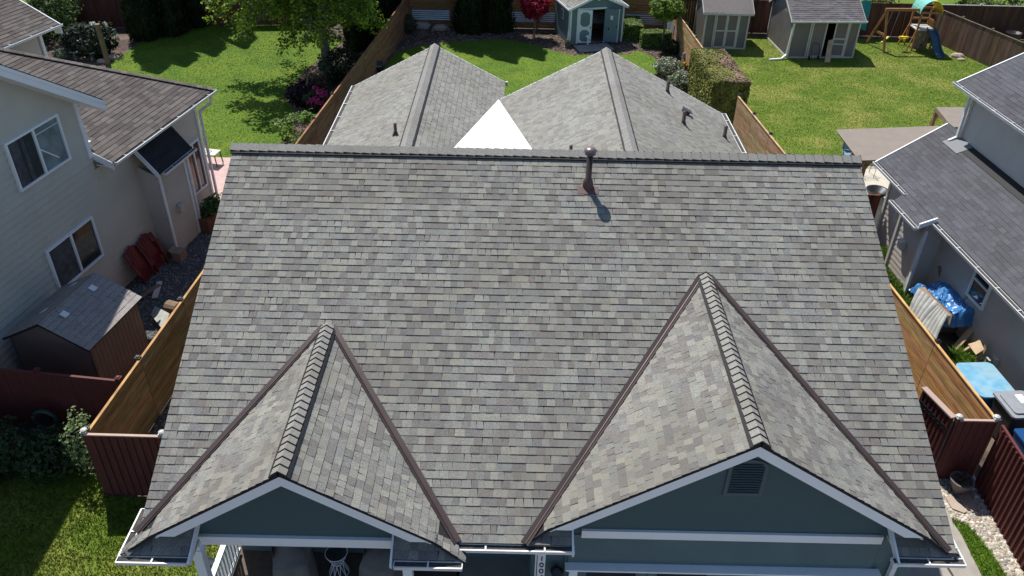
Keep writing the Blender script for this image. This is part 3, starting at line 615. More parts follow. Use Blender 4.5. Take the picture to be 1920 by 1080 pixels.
# porch furniture
def cover(c, wx, wy, h, rot, label, seed):
    r = random.Random(seed); o = thing('covered_patio_chair', c, label, 'chair cover', 'covered chairs on the porch'); mb = MB(); n = 24; rows = 8; c = Vector(c); V = []; F = []
    for j in range(rows + 1):
        t = j / rows; z = h * (1 - t) if j else h
        for k in range(n):
            a = 2 * math.pi * k / n; sq = 1 / max(abs(math.cos(a)), abs(math.sin(a))) ** .8; rr = (.80 + .22 * t) * sq * (1 + .03 * t * math.sin(a * 7 + seed) + r.uniform(-.008, .008))
            x = math.cos(a) * rr * wx; y = math.sin(a) * rr * wy; zz = z + (0 if t > .3 else (.16 if y > 0 else -.12) * (1 - t / .3) * h)
            V.append(c + Vector((x * math.cos(rot) - y * math.sin(rot), x * math.sin(rot) + y * math.cos(rot), max(.01, zz))))
        if j < rows:
            for k in range(n): F.append((j * n + k, (j + 1) * n + k, (j + 1) * n + (k + 1) % n, j * n + (k + 1) % n))
    F.append(tuple(range(n))); mb.add(V, F); mb.build('fabric_cover', COVER, o, True)
    s = MB(); s.tube([c + Vector((wx * .9 * math.cos(a), wy * .9 * math.sin(a), .1)) for a in [R(t) for t in range(0, 361, 20)]], .008, 4); s.build('drawstring', COVER, o); return o
cover((-4.05, 9.75, .3), .40, .42, .95, .15, 'left charcoal chair cover beside the white porch railing', 1)
cover((-2.35, 9.75, .3), .42, .42, .95, -.25, 'right charcoal chair cover on the porch nearer the front door', 2)
t = thing('wire_side_table', (-3.28, 10.0, .3), 'white hourglass wire table between the two covered chairs', 'side table'); wm = MB(); n = 10
for (z, r_) in ((.02, .19), (.3, .10), (.58, .21)): wm.tube([Vector((-3.28 + r_ * math.cos(a), 10 + r_ * math.sin(a), .3 + z)) for a in [R(k) for k in range(0, 361, 24)]], .009, 5)
for k in range(n):
    for e in (0, 1):
        a = 2 * math.pi * k / n; b = a + (.35 if e else -.35); q = lambda r_, a, z: Vector((-3.28 + r_ * math.cos(a), 10 + r_ * math.sin(a), .3 + z))
        wm.tube([q(.19, a, .02), q(.10, b, .3)], .007, 4); wm.tube([q(.10, a, .3), q(.21, b, .58)], .007, 4)
wm.build('wire_frame', WHITE, t)
mb = MB(); mb.lathe((-3.28, 10, .3 + .575), [(.20, 0), (.20, .012)], 20); mb.build('glass_top', GLASS, t)
shrub('leafy_shrub', (-5.75, 9.6, 0), (.25, .55, .3), 420, .07, ((.10, .22, .03), (.16, .30, .05), (.06, .13, .02)), 'leafy green shrub in the bed outside the white porch railing', seed=5)

# ================================================================= LEFT BEIGE HOUSE
e1 = Vector((.18, .984, 0)).normalized(); e2 = Vector((e1.y, -e1.x, 0))
def LW(t, s, z): return e1 * t + e2 * s + Z * z
LH = thing('beige_house', LW(15, -20, 0), 'two storey beige lap sided house with brown shingle roofs and two sliding windows', 'house')
WS = -15.0
ap_t, ap_z = 12.0, 9.75
# big side wall (gable facing the blue house)
def wall_poly(pts): return [(a, b) for a, b in pts]
mb = MB(); lap(mb, LW(0, WS, 0), e1, Z, [(6.2, 0), (17.8, 0), (17.8, 5.85), (ap_t, ap_z - .05), (6.2, 5.85)], .19, .030)
lap(mb, LW(0, WS, 0), e1, Z, [(17.8, 0), (23.05, 0), (23.05, 3.75), (17.8, 3.75)], .19, .030)
mb.build('side_wall', BEIGE, LH)
mb = MB(); mb.plate([LW(t, WS - .01, z) for t, z in ((6.2, 0), (23.05, 0), (23.05, 3.7), (17.8, 3.7), (17.8, 5.8), (ap_t, ap_z - .1), (6.2, 5.8))], e2, .12); 
mb.plate([LW(17.8, WS - .13, 3.5), LW(17.8, -25, 3.5), LW(17.8, -25, 5.8), LW(17.8, WS - .13, 5.8)], e1, .1)
mb.plate([LW(23.05, WS - .13, 0), LW(23.05, -21, 0), LW(23.05, -21, 4.2), LW(23.05, WS - .13, 3.7)], e1, .1); mb.build('wall_backing', BEIGE, LH)
def lroof(name, O3, Ud, m, plan, seed, tone=tone_brown, parent=None):
    return roof_slope(parent or LH, name, O3, Ud, m, plan, tone=tone, seed=seed, ex=.145, tab=(.28, .34), th=(.007, .013), same=.05, deck=.08)
def pl2(*ts): return [tuple(LW(t, s, 0)[:2]) for t, s in ts]
# block A roof: ridge along -e2 at t=12
AM = .66; ro = -14.5
lroof('upper_roof_slope', LW(18.25, 0, ap_z - AM * (18.25 - ap_t)), (-e2.x * -1, -e2.y * -1) if False else (e2.x * -1, e2.y * -1), AM, [pl2((18.25, ro), (18.25, -25), (ap_t, -25), (ap_t, ro))], 80) if False else None
def slope_on(name, p_eave, Ud, m, plan, seed, tone=tone_brown, parent=None):
    Ux = Vector((Ud[0], Ud[1], 0)); Vh = Vector((-Ux.y, Ux.x, 0)); c = sum((Vector((x, y, 0)) for x, y in plan[0]), Vector()) / len(plan[0])
    if (c - Vector((p_eave.x, p_eave.y, 0))).dot(Vh) < 0: Ux = -Ux
    return lroof(name, p_eave, (Ux.x, Ux.y), m, plan, seed, tone, parent)
slope_on('upper_roof_slope', LW(18.25, 0, ap_z - AM * (18.25 - ap_t)), e2, AM, [pl2((18.25, ro), (18.25, -25), (ap_t, -25), (ap_t, ro))], 80)
slope_on('upper_roof_slope', LW(5.75, 0, ap_z - AM * (18.25 - ap_t)), e2, AM, [pl2((5.75, ro), (5.75, -25), (ap_t, -25), (ap_t, ro))], 81)
for s in (-1, 1):
    f = MB(); T = ap_t + s * 6.25; zz = ap_z - AM * 6.25
    f.plate([LW(ap_t, ro + .03, ap_z - .03), LW(T, ro + .03, zz - .03), LW(T, ro + .03, zz - .30), LW(ap_t, ro + .03, ap_z - .30)], e2, .035)
    f.plate([LW(ap_t, ro + .045, ap_z - .03), LW(T, ro + .045, zz - .03), LW(T, ro + .045, zz - .13), LW(ap_t, ro + .045, ap_z - .13)], e2, .02); f.build('rake_fascia', WHITE, LH)
    f = MB(); f.plate([LW(ap_t, ro, ap_z - .27), LW(T, ro, zz - .27), LW(T, WS, zz - .27), LW(ap_t, WS, ap_z - .27)], Z, .02); f.build('soffit', WHITE, LH)
mb = MB(); mb.box(LW(17.75, WS + .02, 5.0), (.13, .06, 1.75), (e1, e2, Z)); mb.build('corner_board', WHITE, LH)
# lower roof B
BM = .45; be = -14.47; bz = 3.97
slope_on('lower_roof_slope', LW(18, be, bz), e1, BM, [pl2((17.9, be), (23.5, be), (19.3, -20.2), (17.9, -20.2)), ], 82)
slope_on('hip_roof_slope', LW(23.5, 0, bz), e2, BM * 1.2, [pl2((23.5, be), (23.5, -22), (19.3, -20.2))], 83)
mb = MB(); a, b = LW(23.5, be, bz + .03), LW(19.3, -20.2, bz + .03 + BM * 5.73); n_ = Vector((0, 0, 1)); dd = (b - a).normalized(); sd_ = dd.cross(Z).normalized()
for i in range(44):
    p, q = a.lerp(b, i / 44), a.lerp(b, (i + 1.1) / 44); cc = tone_brown(random.Random(i)); mb.plate([p + Z * .03, q + Z * .015, q + sd_ * .12 - Z * .01, p + sd_ * .12 + Z * .0], Z, .01, cc); mb.plate([p + Z * .03, p - sd_ * .12, q - sd_ * .12 - Z * .01, q + Z * .015], Z, .01, cc)
mb.build('hip_cap', SH, LH)
mb = MB(); mb.plate([LW(17.88, be, bz), LW(17.88, be - .75, bz + .34), LW(17.88, be - .75, bz + .12), LW(17.88, be, bz - .22)], -e1, .04); mb.build('rake_fascia', WHITE, LH)
gutter(LH, LW(17.95, be - .02, bz - .01), LW(23.55, be - .02, bz - .01), e2)
mb = MB(); mb.plate([LW(17.9, be, bz - .13), LW(23.5, be, bz - .13), LW(23.5, WS, bz - .13), LW(17.9, WS, bz - .13)], Z, .02); mb.build('soffit', WHITE, LH)
mb = MB(); mb.box(LW(23.0, WS + .03, 1.85), (.1, .07, 3.7), (e1, e2, Z)); mb.build('corner_board', WHITE, LH)
mb = MB(); q = [LW(23.2, be + .05, 3.85), LW(23.3, be - .05, 3.6), LW(23.12, WS + .12, 3.35), LW(23.12, WS + .12, .1)]
for i in range(3): mb.bar(q[i], q[i + 1], .07, .09)
mb.build('downspout', WHITEG, LH)
mb = MB(); mb.box(LW(18.0, -15.15, 4.42), (.16, .14, .1), (e1, e2, Z)); mb.build('flashing_block', WHITEG, LH)
# chimney bump
BS = -14.43
def boxwall(mb, t0, t1, s0, s1, z0, z1, lp=.19):
    lap(mb, LW(0, s1, 0), e1, Z, [(t0, z0), (t1, z0), (t1, z1), (t0, z1)], lp, .016)
mb = MB(); lap(mb, LW(0, BS, 0), e1, Z, [(19.55, 0), (21.0, 0), (21.0, 2.75), (19.55, 2.75)], .19, .030)
lap(mb, LW(19.55, WS, 0), e2, Z, [(0, 0), (.57, 0), (.57, 2.75), (0, 3.0)], .19, .030)
mb.plate([LW(21.0, BS, 0), LW(21.0, WS, 0), LW(21.0, WS, 3), LW(21.0, BS, 2.75)], e1, .05); bw = mb.build('bump_out_wall', GREYS, LH)
mb = MB()
for t_ in (19.6, 20.96): mb.box(LW(t_, BS + .02, 1.4), (.09, .06, 2.75), (e1, e2, Z))
mb.build('corner_board', WHITE, bw)
slope_on('bump_out_roof_slope', LW(20, -14.2, 2.92), e1, 1.25, [pl2((19.35, -14.2), (21.25, -14.2), (21.25, -14.98), (19.35, -14.98))], 84, tone=lambda r: (lambda j: tuple(c * j for c in (.035, .035, .04)))(r.uniform(.8, 1.1)))
gutter(LH, LW(19.5, -14.19, 2.92), LW(21.3, -14.19, 2.92), e2); mb = MB(); mb.plate([LW(19.33, -14.2, 2.95), LW(19.33, -14.98, 3.93), LW(19.33, -14.98, 3.72), LW(19.33, -14.2, 2.74)], -e1, .03); mb.build('rake_fascia', WHITE, bw)
mb = MB(); mb.box(LW(21.08, BS + .05, 1.35), (.07, .08, 2.7), (e1, e2, Z)); mb.build('downspout', WHITEG, LH)
mb = MB(); mb.box(LW(20.2, BS + .08, 1.35), (.2, .14, .22), (e1, e2, Z)); mb.box(LW(20.2, BS + .10, 1.47), (.24, .16, .03), (e1, e2, Vector((.1, -.1, 1)).normalized())); mb.build('dryer_vent', TRIMC, LH)
# windows
def window(t0, t1, z0, z1, s, par=LH, mats=(CURT, GLASSB), f1=e1, f2=e2, W=LW, bars=False):
    wd, hh = t1 - t0, z1 - z0; m_ = MB(); cx, cz = (t0 + t1) / 2, (z0 + z1) / 2; F = .055
    for (c, z, a, b) in ((cx, z0, wd + F, F), (cx, z1, wd + F, F)): m_.box(W(c, s + .055, z), (a, .07, b), (f1, f2, Z))
    for c, a in ((t0, F), (t1, F), (cx, F * 1.1)): m_.box(W(c, s + .058, cz), (a, .075, hh - F), (f1, f2, Z))
    if bars: m_.box(W(t0 + wd * .75, s + .045, z1 - hh * .16), (wd * .46, .03, .016), (f1, f2, Z))
    o = m_.build('window', WHITE, par)
    for k, mm in enumerate(mats):
        g_ = MB(); g_.box(W(t0 + wd * (.25 + .5 * k), s + .04, cz), (wd * .5 - F, .012, hh - F), (f1, f2, Z)); g_.build('pane', mm, o)
    return o
w1 = window(15.1, 16.96, 4.48, 5.68, WS, bars=True, mats=(GLASS, GLASSB)); w2 = window(15.2, 17.05, 1.46, 2.67, WS, mats=(CURT, GLASS))
mb = MB(); mb.bar(LW(16.05, WS + .055, 5.15), LW(16.62, WS + .055, 4.66), .03, .02, up=e2); mb.build('security_bar', WHITE, w1)
mb = MB(); mb.box(LW(15.33, WS + .05, 5.07), (.3, .01, 1.12), (e1, e2, Z)); mb.box(LW(15.62, WS + .051, 5.07), (.12, .008, 1.12), (e1, e2, Z)); mb.build('curtain', CURT, w1)
w3 = window(21.95, 22.75, .85, 2.5, WS, mats=(mat('brown_reflection_glass', (.14, .07, .035), (.07, .045, .03), sc=3, rough=.15, spec=.7), GLASS))
# far wing, top left corner
z5 = 5.2; a_ = at(110, 45, z5); b_ = at(0, 90, z5); gd_ = (a_ - b_).normalized(); Uf = Vector((gd_.x, gd_.y, 0)); inn = Vector((-Uf.y, Uf.x, 0)); a2_ = a_
FH = thing('beige_house', (a_.x - 4, a_.y, 0), 'far beige house with brown roof poking in at the top left corner of the photo', 'house')
n5 = (inn * -1 * .5 + Z).normalized(); top = on(35, 0, a_, n5); far = Vector((top.x, top.y, 0)); nr = b_ - gd_ * 4
roof_slope(FH, 'roof_slope', a_, (Uf.x, Uf.y), .5, [[(a_.x, a_.y), (far.x, far.y), tuple((far + inn * 3 - gd_ * 2)[:2]), tuple((nr + inn * 9)[:2]), (nr.x, nr.y)]], tone=tone_brown, seed=90, ex=.145, tab=(.28, .34), same=.05)
gutter(FH, nr, a_ + gd_ * .05, -inn)
wc = a_ - gd_ * .55 + inn * .45; mb = MB(); wn = wc - gd_ * 9; mb.plate([wn - Z * 5.2, wc - Z * 5.2, wc - Z * .1, wn - Z * .1], -inn, .1); mb.plate([wc - Z * 5.2, wc + inn * 6 - Z * 5.2, wc + inn * 6 + Z * 2, wc - Z * .1], gd_, .1); mb.build('wall', BEIGE, FH)
mb = MB(); mb.box(Vector((wc.x, wc.y, 2.5)) - inn * .03, (.12, .08, 5.0), (Uf, inn, Z)); mb.build('corner_board', WHITE, FH)
mb = MB(); mb.bar(a_ + gd_ * .02 - Z * .08, a_ + gd_ * .02 + inn * 3.2 + Z * 1.52, .04, .2); mb.box(a_ - Z * .18 + inn * .1, (.04, .3, .3), (Uf, inn, Z)); mb.build('rake_board', WHITE, FH)

# resin shed
er = Z
S0 = thing('resin_shed', (-11, 16, 0), 'small brown resin shed with tiled plastic roof and skylight panels beside the beige house', 'shed')
ft = (at(265.5, 558, 1.7) - at(168, 657, 1.7)); ft.z = 0; LEN = ft.length; ft.normalize(); fs = Vector((ft.y, -ft.x, 0)); c0 = at(168, 657, 1.7)
def SW(t, s, z): return Vector((c0.x, c0.y, 0)) + ft * t + fs * s + Z * z
WD = 2.28; rz = 2.30; hm = (rz - 1.7) / (WD / 2)
TILE = mat('plastic_roof_tile', g(.85), g(1.1), sc=20, rough=.55, attr=True)
for sgn in (1, -1):
    pts = [SW(-.02, 0, 0), SW(LEN + .02, 0, 0), SW(LEN + .02, -WD / 2, 0), SW(-.02, -WD / 2, 0)] if sgn == 1 else [SW(-.02, -WD, 0), SW(LEN + .02, -WD, 0), SW(LEN + .02, -WD / 2, 0), SW(-.02, -WD / 2, 0)]
    E0 = SW(0, 0, 1.7) if sgn == 1 else SW(0, -WD, 1.7)
    Ux = ft if sgn == 1 else -ft
    o = roof_slope(S0, 'roof_panel', E0, (Ux.x, Ux.y), hm, [[(p_.x, p_.y) for p_ in pts]], tone=lambda r: (lambda j: tuple(c * j for c in (.30, .27, .255)))(r.uniform(.93, 1.07)), seed=95 + sgn, ex=.155, tab=(.14, .22), th=(.008, .012), same=0, matr=TILE, deck=.05)
mb = MB(); i_ = .1
mb.plate([SW(i_, -i_, 0), SW(LEN - i_, -i_, 0), SW(LEN - i_, -i_, 1.68), SW(i_, -i_, 1.68)], fs, .04)
mb.plate([SW(i_, -WD + i_, 0), SW(i_, -i_, 0), SW(i_, -i_, 1.68), SW(i_, -WD / 2, 2.22), SW(i_, -WD + i_, 1.68)], -ft, .04)
mb.plate([SW(LEN - i_, -WD + i_, 0), SW(LEN - i_, -i_, 0), SW(LEN - i_, -i_, 1.68), SW(LEN - i_, -WD / 2, 2.22), SW(LEN - i_, -WD + i_, 1.68)], ft, .04)
mb.plate([SW(i_, -WD + i_, 0), SW(LEN - i_, -WD + i_, 0), SW(LEN - i_, -WD + i_, 1.68), SW(i_, -WD + i_, 1.68)], -fs, .04)
for i in range(14): mb.box(SW(.2 + i * .14, -i_ + .004, .85), (.06, .008, 1.6), (ft, fs, Z))
mb.build('wall_panel', RESIN, S0)
for u, v in ((174, 541), (121, 590)):
    p = on(u, v, SW(0, 0, 1.7), (fs * hm + Z)); n_ = (fs * hm + Z).normalized(); dn = (fs - Z * hm).normalized(); mb = MB(); mb.box(p + n_ * .022, (.17, .17, .012), (ft, dn, n_)); mb.build('skylight_panel', mat('skylight_pale' + str(u), (.75, .78, .80), rough=.2), S0)
for u, v in ((138, 535), (83, 584)):
    p = on(u, v, SW(0, -WD, 1.7), (-fs * hm + Z)); n_ = (-fs * hm + Z).normalized(); dn = (-fs - Z * hm).normalized(); mb = MB(); mb.box(p + n_ * .022, (.17, .17, .012), (ft, dn, n_)); mb.build('skylight_panel', MATS['skylight_pale174'], S0)

# adirondack chairs standing against the wall
def chair(name, loc, rz, label):
    o = thing(name, (0, 0, 0), label, 'chair', 'red slatted chairs leaning on the beige wall'); 
    m_ = MB()
    for i in range(5): m_.bar((-.22 + i * .11, .10, .42), (-.22 + i * .11, -.16, 1.12 - abs(i - 2) * .05), .095, .018, up=(0, -1, 0))
    m_.build('backrest', REDCH, o)
    m_ = MB()
    for i in range(5): m_.bar((-.25, .20 - i * .02, .06 + i * .085), (.25, .20 - i * .02, .06 + i * .085), .018, .075)
    m_.build('seat', REDCH, o)
    for s in (-1, 1):
        m_ = MB(); m_.bar((s * .31, .24, .30), (s * .31, -.10, 1.02), .03, .11, up=(1, 0, 0)); m_.build('armrest', REDCH, o)
        m_ = MB(); m_.bar((s * .27, .30, 0), (s * .27, .02, .75), .03, .09); m_.build('leg', REDCH, o)
    o.location = loc; o.rotation_euler = (0, 0, rz); return o
ca = math.atan2(e2.y, e2.x) - math.pi / 2
p1 = LW(18.1, -14.75, 0); ch = chair('adirondack_chair', p1, ca, 'red slatted chair against the beige wall, nearer the resin shed')
c2 = copy_tree(ch); c2.location = LW(18.8, -14.75, 0); tag(c2, 'red slatted chair against the beige wall, nearer the stacked boxes', 'chair', 'red slatted chairs leaning on the beige wall')
for o_, tilt in ((ch, -.32), (c2, -.34)): o_.rotation_euler = (0, 0, ca)
bx = thing('cardboard_box', LW(19.35, -14.2, 0), 'cardboard box on the gravel at the foot of the bump out', 'box'); mb = MB(); mb.box(LW(19.35, -14.2, .16), (.36, .3, .32), (e1, e2, Z)); mb.build('box_body', CARD, bx)
mb = MB(); mb.box(LW(19.35, -14.02, .34), (.34, .15, .01), (e1, (e2 + Z * .5).normalized(), Z)); mb.box(LW(19.35, -14.38, .34), (.34, .15, .01), (e1, (e2 - Z * .5).normalized(), Z)); mb.build('flap', CARD, bx)
b2 = thing('firewood_stack', LW(19.25, -14.72, 0), 'short stack of cut logs between the red chairs and the bump out', 'firewood')
for i in range(3):
    for j in range(2):
        mb = MB(); mb.tube([LW(19.05 + i * .14, -14.92, .09 + j * .14), LW(19.05 + i * .14, -14.55, .09 + j * .14)], .068, 9); mb.build('log', LUMD, b2)
for k, (t_, s_, ln, aa, lb) in enumerate(((17.3, -14.1, 1.0, .3, 'dark wooden plank lying behind the resin shed, nearest the shed roof'), (17.55, -13.9, .8, -.35, 'short pale board lying by the red chairs on dark gravel'))):
    mb = MB(); d_ = (e1 * math.cos(aa) + e2 * math.sin(aa)); mb.bar(LW(t_, s_, .06) - d_ * ln / 2, LW(t_, s_, .10) + d_ * ln / 2, .16, .04); tag(mb.build('wood_plank', (LUMD, TRIMC)[k], None), lb, 'plank')
mb = MB(); P0 = at(293, 578, .25); P1 = at(330, 592, .9); 
mb.plate([at(283, 590, .1), at(290, 573, .1), at(318, 588, .75), at(305, 618, .75)], (.2, -.6, 1), .03); tag(mb.build('old_board', PANEL, None), 'pale grey panel leaning on the cedar fence beside the resin shed', 'panel')
mb = MB(); mb.tube([at(315, 575, .35), at(335, 580, .35)], .2, 12); tag(mb.build('wooden_drum', LUMD, None), 'round brown wooden drum next to the pale leaning panel', 'drum')
# planter and patio table
pp = thing('planter_box', (-9.9, 23.7, 0), 'wooden planter box full of long green leaves at the end of the beige wall', 'planter'); mb = MB(); pc = at(398, 405, .25); 
mb.box(pc, (.5, 1.4, .5), (e2, e1, Z)); mb.build('box_body', mat('redwood', (.16, .07, .045), (.20, .09, .055), sc=4, rough=.8), pp)
r_ = random.Random(4); mb = MB(); leaf_cluster(mb, r_, pc + Z * .36, (.3, .65, .25), 420, .12, ((.07, .14, .03), (.11, .2, .05), (.045, .09, .02)), flat=.4); mb.build('foliage', LEAF, pp)
tb = thing('patio_table', at(392, 312, 0), 'dark legged patio table with pale top holding a coiled wire on pink paving', 'table'); tc = at(398, 296, .5)
TX, TYv = Vector((.8, .6, 0)), Vector((-.6, .8, 0)); tc = Vector((at(404, 312, 0).x - .25, at(404, 312, 0).y + .2, .5))
mb = MB(); mb.box(tc, (.8, .5, .03), (e2, e1, Z)); mb.build('table_top', TRIMC, tb)
for a in (-1, 1):
    for b in (-1, 1): mb = MB(); mb.bar(tc + e2 * a * .36 + e1 * b * .2, tc + e2 * a * .40 + e1 * b * .23 - Z * .49, .03, .04); mb.build('leg', LAMPM, tb)
mb = MB(); mb.tube([tc + Z * .03 + Vector((.14 * math.cos(a), .10 * math.sin(a), .0)) for a in [R(k) for k in range(0, 700, 30)]], .006, 4); tag(mb.build('wire_coil', LAMPM, None), 'thin dark wire coiled on the patio table top', 'wire')

# ================================================================= FENCES
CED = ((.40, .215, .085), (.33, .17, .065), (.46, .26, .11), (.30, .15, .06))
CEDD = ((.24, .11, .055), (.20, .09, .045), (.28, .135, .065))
def fence(name, p0, p1, h, label, spacing=2.4, board='h', cols=CED, m=None, cap='flat', cat='fence', posts=True, capm=None, rail=True, bw=.14, z0=.03, side=1, group=None, plain=None, skip_last=False, postm=None, bats=.0):
    p0 = Vector((p0[0], p0[1], 0)); p1 = Vector((p1[0], p1[1], 0)); d = (p1 - p0); L = d.length; d.normalize(); s = Vector((d.y, -d.x, 0)) * side
    o = thing(name, (p0 + p1) / 2, label, cat, group); n = max(1, round(L / spacing)); r = random.Random(hash(label) % 1000 if False else int(L * 100)); mm = m or CEDAR; one = (1, 1, 1.0001)
    for i in range(n):
        a = p0 + d * L * i / n; b = p0 + d * L * (i + 1) / n; ln = (b - a).length; mb = MB(); cen = (a + b) / 2
        if board == 'h':
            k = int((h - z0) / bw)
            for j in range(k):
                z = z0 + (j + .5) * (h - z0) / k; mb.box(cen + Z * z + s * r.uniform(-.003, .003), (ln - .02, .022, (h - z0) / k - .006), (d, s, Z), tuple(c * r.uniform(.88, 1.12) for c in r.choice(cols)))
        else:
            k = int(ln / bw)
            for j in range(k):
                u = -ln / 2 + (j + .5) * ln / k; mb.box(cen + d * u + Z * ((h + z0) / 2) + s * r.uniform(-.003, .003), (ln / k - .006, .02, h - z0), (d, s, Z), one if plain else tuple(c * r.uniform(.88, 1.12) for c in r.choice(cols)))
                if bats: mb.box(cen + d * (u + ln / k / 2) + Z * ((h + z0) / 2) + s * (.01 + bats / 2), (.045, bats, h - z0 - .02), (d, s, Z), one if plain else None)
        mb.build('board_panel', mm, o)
        if rail:
            q = MB(); q.box(cen + Z * (h + .02), (ln - .01, .06, .03), (d, s, Z), one if plain else tuple(c * 1.25 for c in cols[0])); q.box(cen + Z * (h - .06) - s * .035, (ln - .02, .035, .08), (d, s, Z), one if plain else cols[1])
            q.build('cap_rail', mm if not capm else capm, o)
    if posts:
        for i in range(n + (0 if skip_last else 1)):
            a = p0 + d * L * i / n; q = MB(); q.box(a + Z * (h + .05) / 2 - s * .05, (.09, .09, h + .05), (d, s, Z), one if plain else cols[1]); po = q.build('post', postm or mm, o)
            q = MB()
            if cap == 'light': q.box(a + Z * (h + .06) - s * .05, (.13, .13, .03), (d, s, Z)); q.lathe(a + Z * (h + .075) - s * .05, [(.062, 0), (.066, .035), (.03, .055), (.005, .06)], 8)
            elif cap == 'flat': q.box(a + Z * (h + .065) - s * .05, (.12, .12, .03), (d, s, Z)); q.box(a + Z * (h + .09) - s * .05, (.07, .07, .03), (d, s, Z))
            if q.v: q.build('post_cap', LIGHTC if cap == 'light' else (capm or LAMPM), po)
    return o
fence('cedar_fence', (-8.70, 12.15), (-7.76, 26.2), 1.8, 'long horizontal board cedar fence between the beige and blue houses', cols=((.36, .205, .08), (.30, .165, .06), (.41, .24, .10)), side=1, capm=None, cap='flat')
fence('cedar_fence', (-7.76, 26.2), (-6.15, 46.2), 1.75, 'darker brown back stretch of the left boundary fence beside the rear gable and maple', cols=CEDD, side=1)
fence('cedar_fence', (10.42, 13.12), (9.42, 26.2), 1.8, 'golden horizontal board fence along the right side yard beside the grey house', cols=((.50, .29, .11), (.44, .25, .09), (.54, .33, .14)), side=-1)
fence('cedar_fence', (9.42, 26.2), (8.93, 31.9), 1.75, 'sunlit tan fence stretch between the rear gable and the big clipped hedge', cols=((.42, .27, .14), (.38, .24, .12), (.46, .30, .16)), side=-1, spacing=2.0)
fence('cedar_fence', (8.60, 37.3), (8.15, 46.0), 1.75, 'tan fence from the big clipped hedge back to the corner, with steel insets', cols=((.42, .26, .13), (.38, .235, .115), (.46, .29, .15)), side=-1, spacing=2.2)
RF = dict(board='v', m=REDP, plain=True, bw=.15)
fence('red_fence', (-8.76, 12.05), (-5.55, 12.02), 1.8, 'dark red board and batten panel with pale light caps left of the blue house', spacing=1.45, cap='light', capm=CAPW, bats=.03, side=1, **RF)
fence('red_fence', (-12.6, 14.15), (-8.75, 13.72), 1.8, 'smooth dark red fence in front of the resin shed', spacing=2.1, cap='flat', capm=REDP, side=1, **RF)
fence('red_fence', (9.62, 13.03), (10.42, 13.03), 1.8, 'narrow dark red fence panel with pale light caps beside the open red gate', spacing=.8, cap='light', capm=CAPW, bats=.02, side=1, **RF)
fence('red_fence', (10.47, 12.9), (10.28, 5.6), 1.8, 'dark red battened fence running along the pebble bed to the photo edge', spacing=2.4, cap='none', bats=.04, side=1, posts=False, **RF)
# gate leaf
gt = thing('red_gate', (9.55, 13.1, 0), 'open dark red gate leaf with black iron scroll ornaments', 'gate'); ga, gb = at(1788, 783, 1.8), at(1733, 727, 1.8); ga.z = gb.z = 0; d_ = (gb - ga); gl = d_.length; d_.normalize(); s_ = Vector((d_.y, -d_.x, 0)); s_ = s_ if s_.x < 0 else -s_
mb = MB(); c_ = (ga + gb) / 2; mb.box(c_ + Z * .93, (gl, .03, 1.7), (d_, s_, Z)); 
for i in range(8): mb.box(ga + d_ * gl * (i + .5) / 8 + Z * .93 + s_ * .03, (.05, .035, 1.68), (d_, s_, Z))
mb.build('gate_boards', REDP, gt); mb = MB(); mb.box(c_ + Z * 1.80, (gl + .02, .14, .035), (d_, s_, Z)); mb.build('cap_rail', mat('pinkish_cap', (.42, .30, .26), rough=.7), gt)
mb = MB()
for i in range(6):
    p = ga + d_ * gl * (.12 + .15 * i) + Z * (1.45 - .0 * i) + s_ * .06
    mb.tube([p + d_ * (.07 * math.cos(a) * (1 - a / 12)) + Z * (.07 * math.sin(a) * (1 - a / 12)) for a in [k * .6 for k in range(14)]], .012, 5); mb.tube([p - d_ * .08 - Z * .06, p + d_ * .08 + Z * .05], .01, 5)
mb.build('iron_scroll', LAMPM, gt)
mb = MB(); mb.box(ga + Z * .9 - s_ * .03, (.03, .02, 1.6), (d_, s_, Z)); mb.build('hinge_strip', GALV, gt)
# pots by the red fence
pt_ = at(1800, 905, 0); pt_ = Vector((9.95, 12.62, 0)); o = thing('stone_urn', pt_, 'grey stone urn planter in the shade of the right red fence corner', 'urn'); mb = MB(); mb.lathe(pt_, [(.13, 0), (.15, .03), (.10, .1), (.2, .28), (.24, .42), (.26, .44), (.22, .44), (.18, .36)], 16); mb.build('bowl', mat('dark_stone', (.13, .11, .10), (.18, .15, .14), sc=6), o, False)
mb = MB(); leaf_cluster(mb, random.Random(1), pt_ + Z * .48, (.16, .16, .08), 50, .05, ((.1, .08, .06), (.06, .07, .03))); mb.build('dry_plant', LEAF, o)
for i, (q, lb) in enumerate(((((1771, 936), (1783, 934), (1812, 962), (1806, 966), (1783, 957)), 'pale flagstone lying in sunlight on the pebble bed'), (((1788, 915), (1812, 925), (1833, 958), (1822, 964), (1800, 945)), 'shaded flagstone beside the pale one in the pebble bed'))):
    mb = MB(); mb.plate([Vector((at(u, v, 0).x, at(u, v, 0).y, .075)) for u, v in q], Z, .05); tag(mb.build('flagstone', FLAG, None), lb, 'stone')

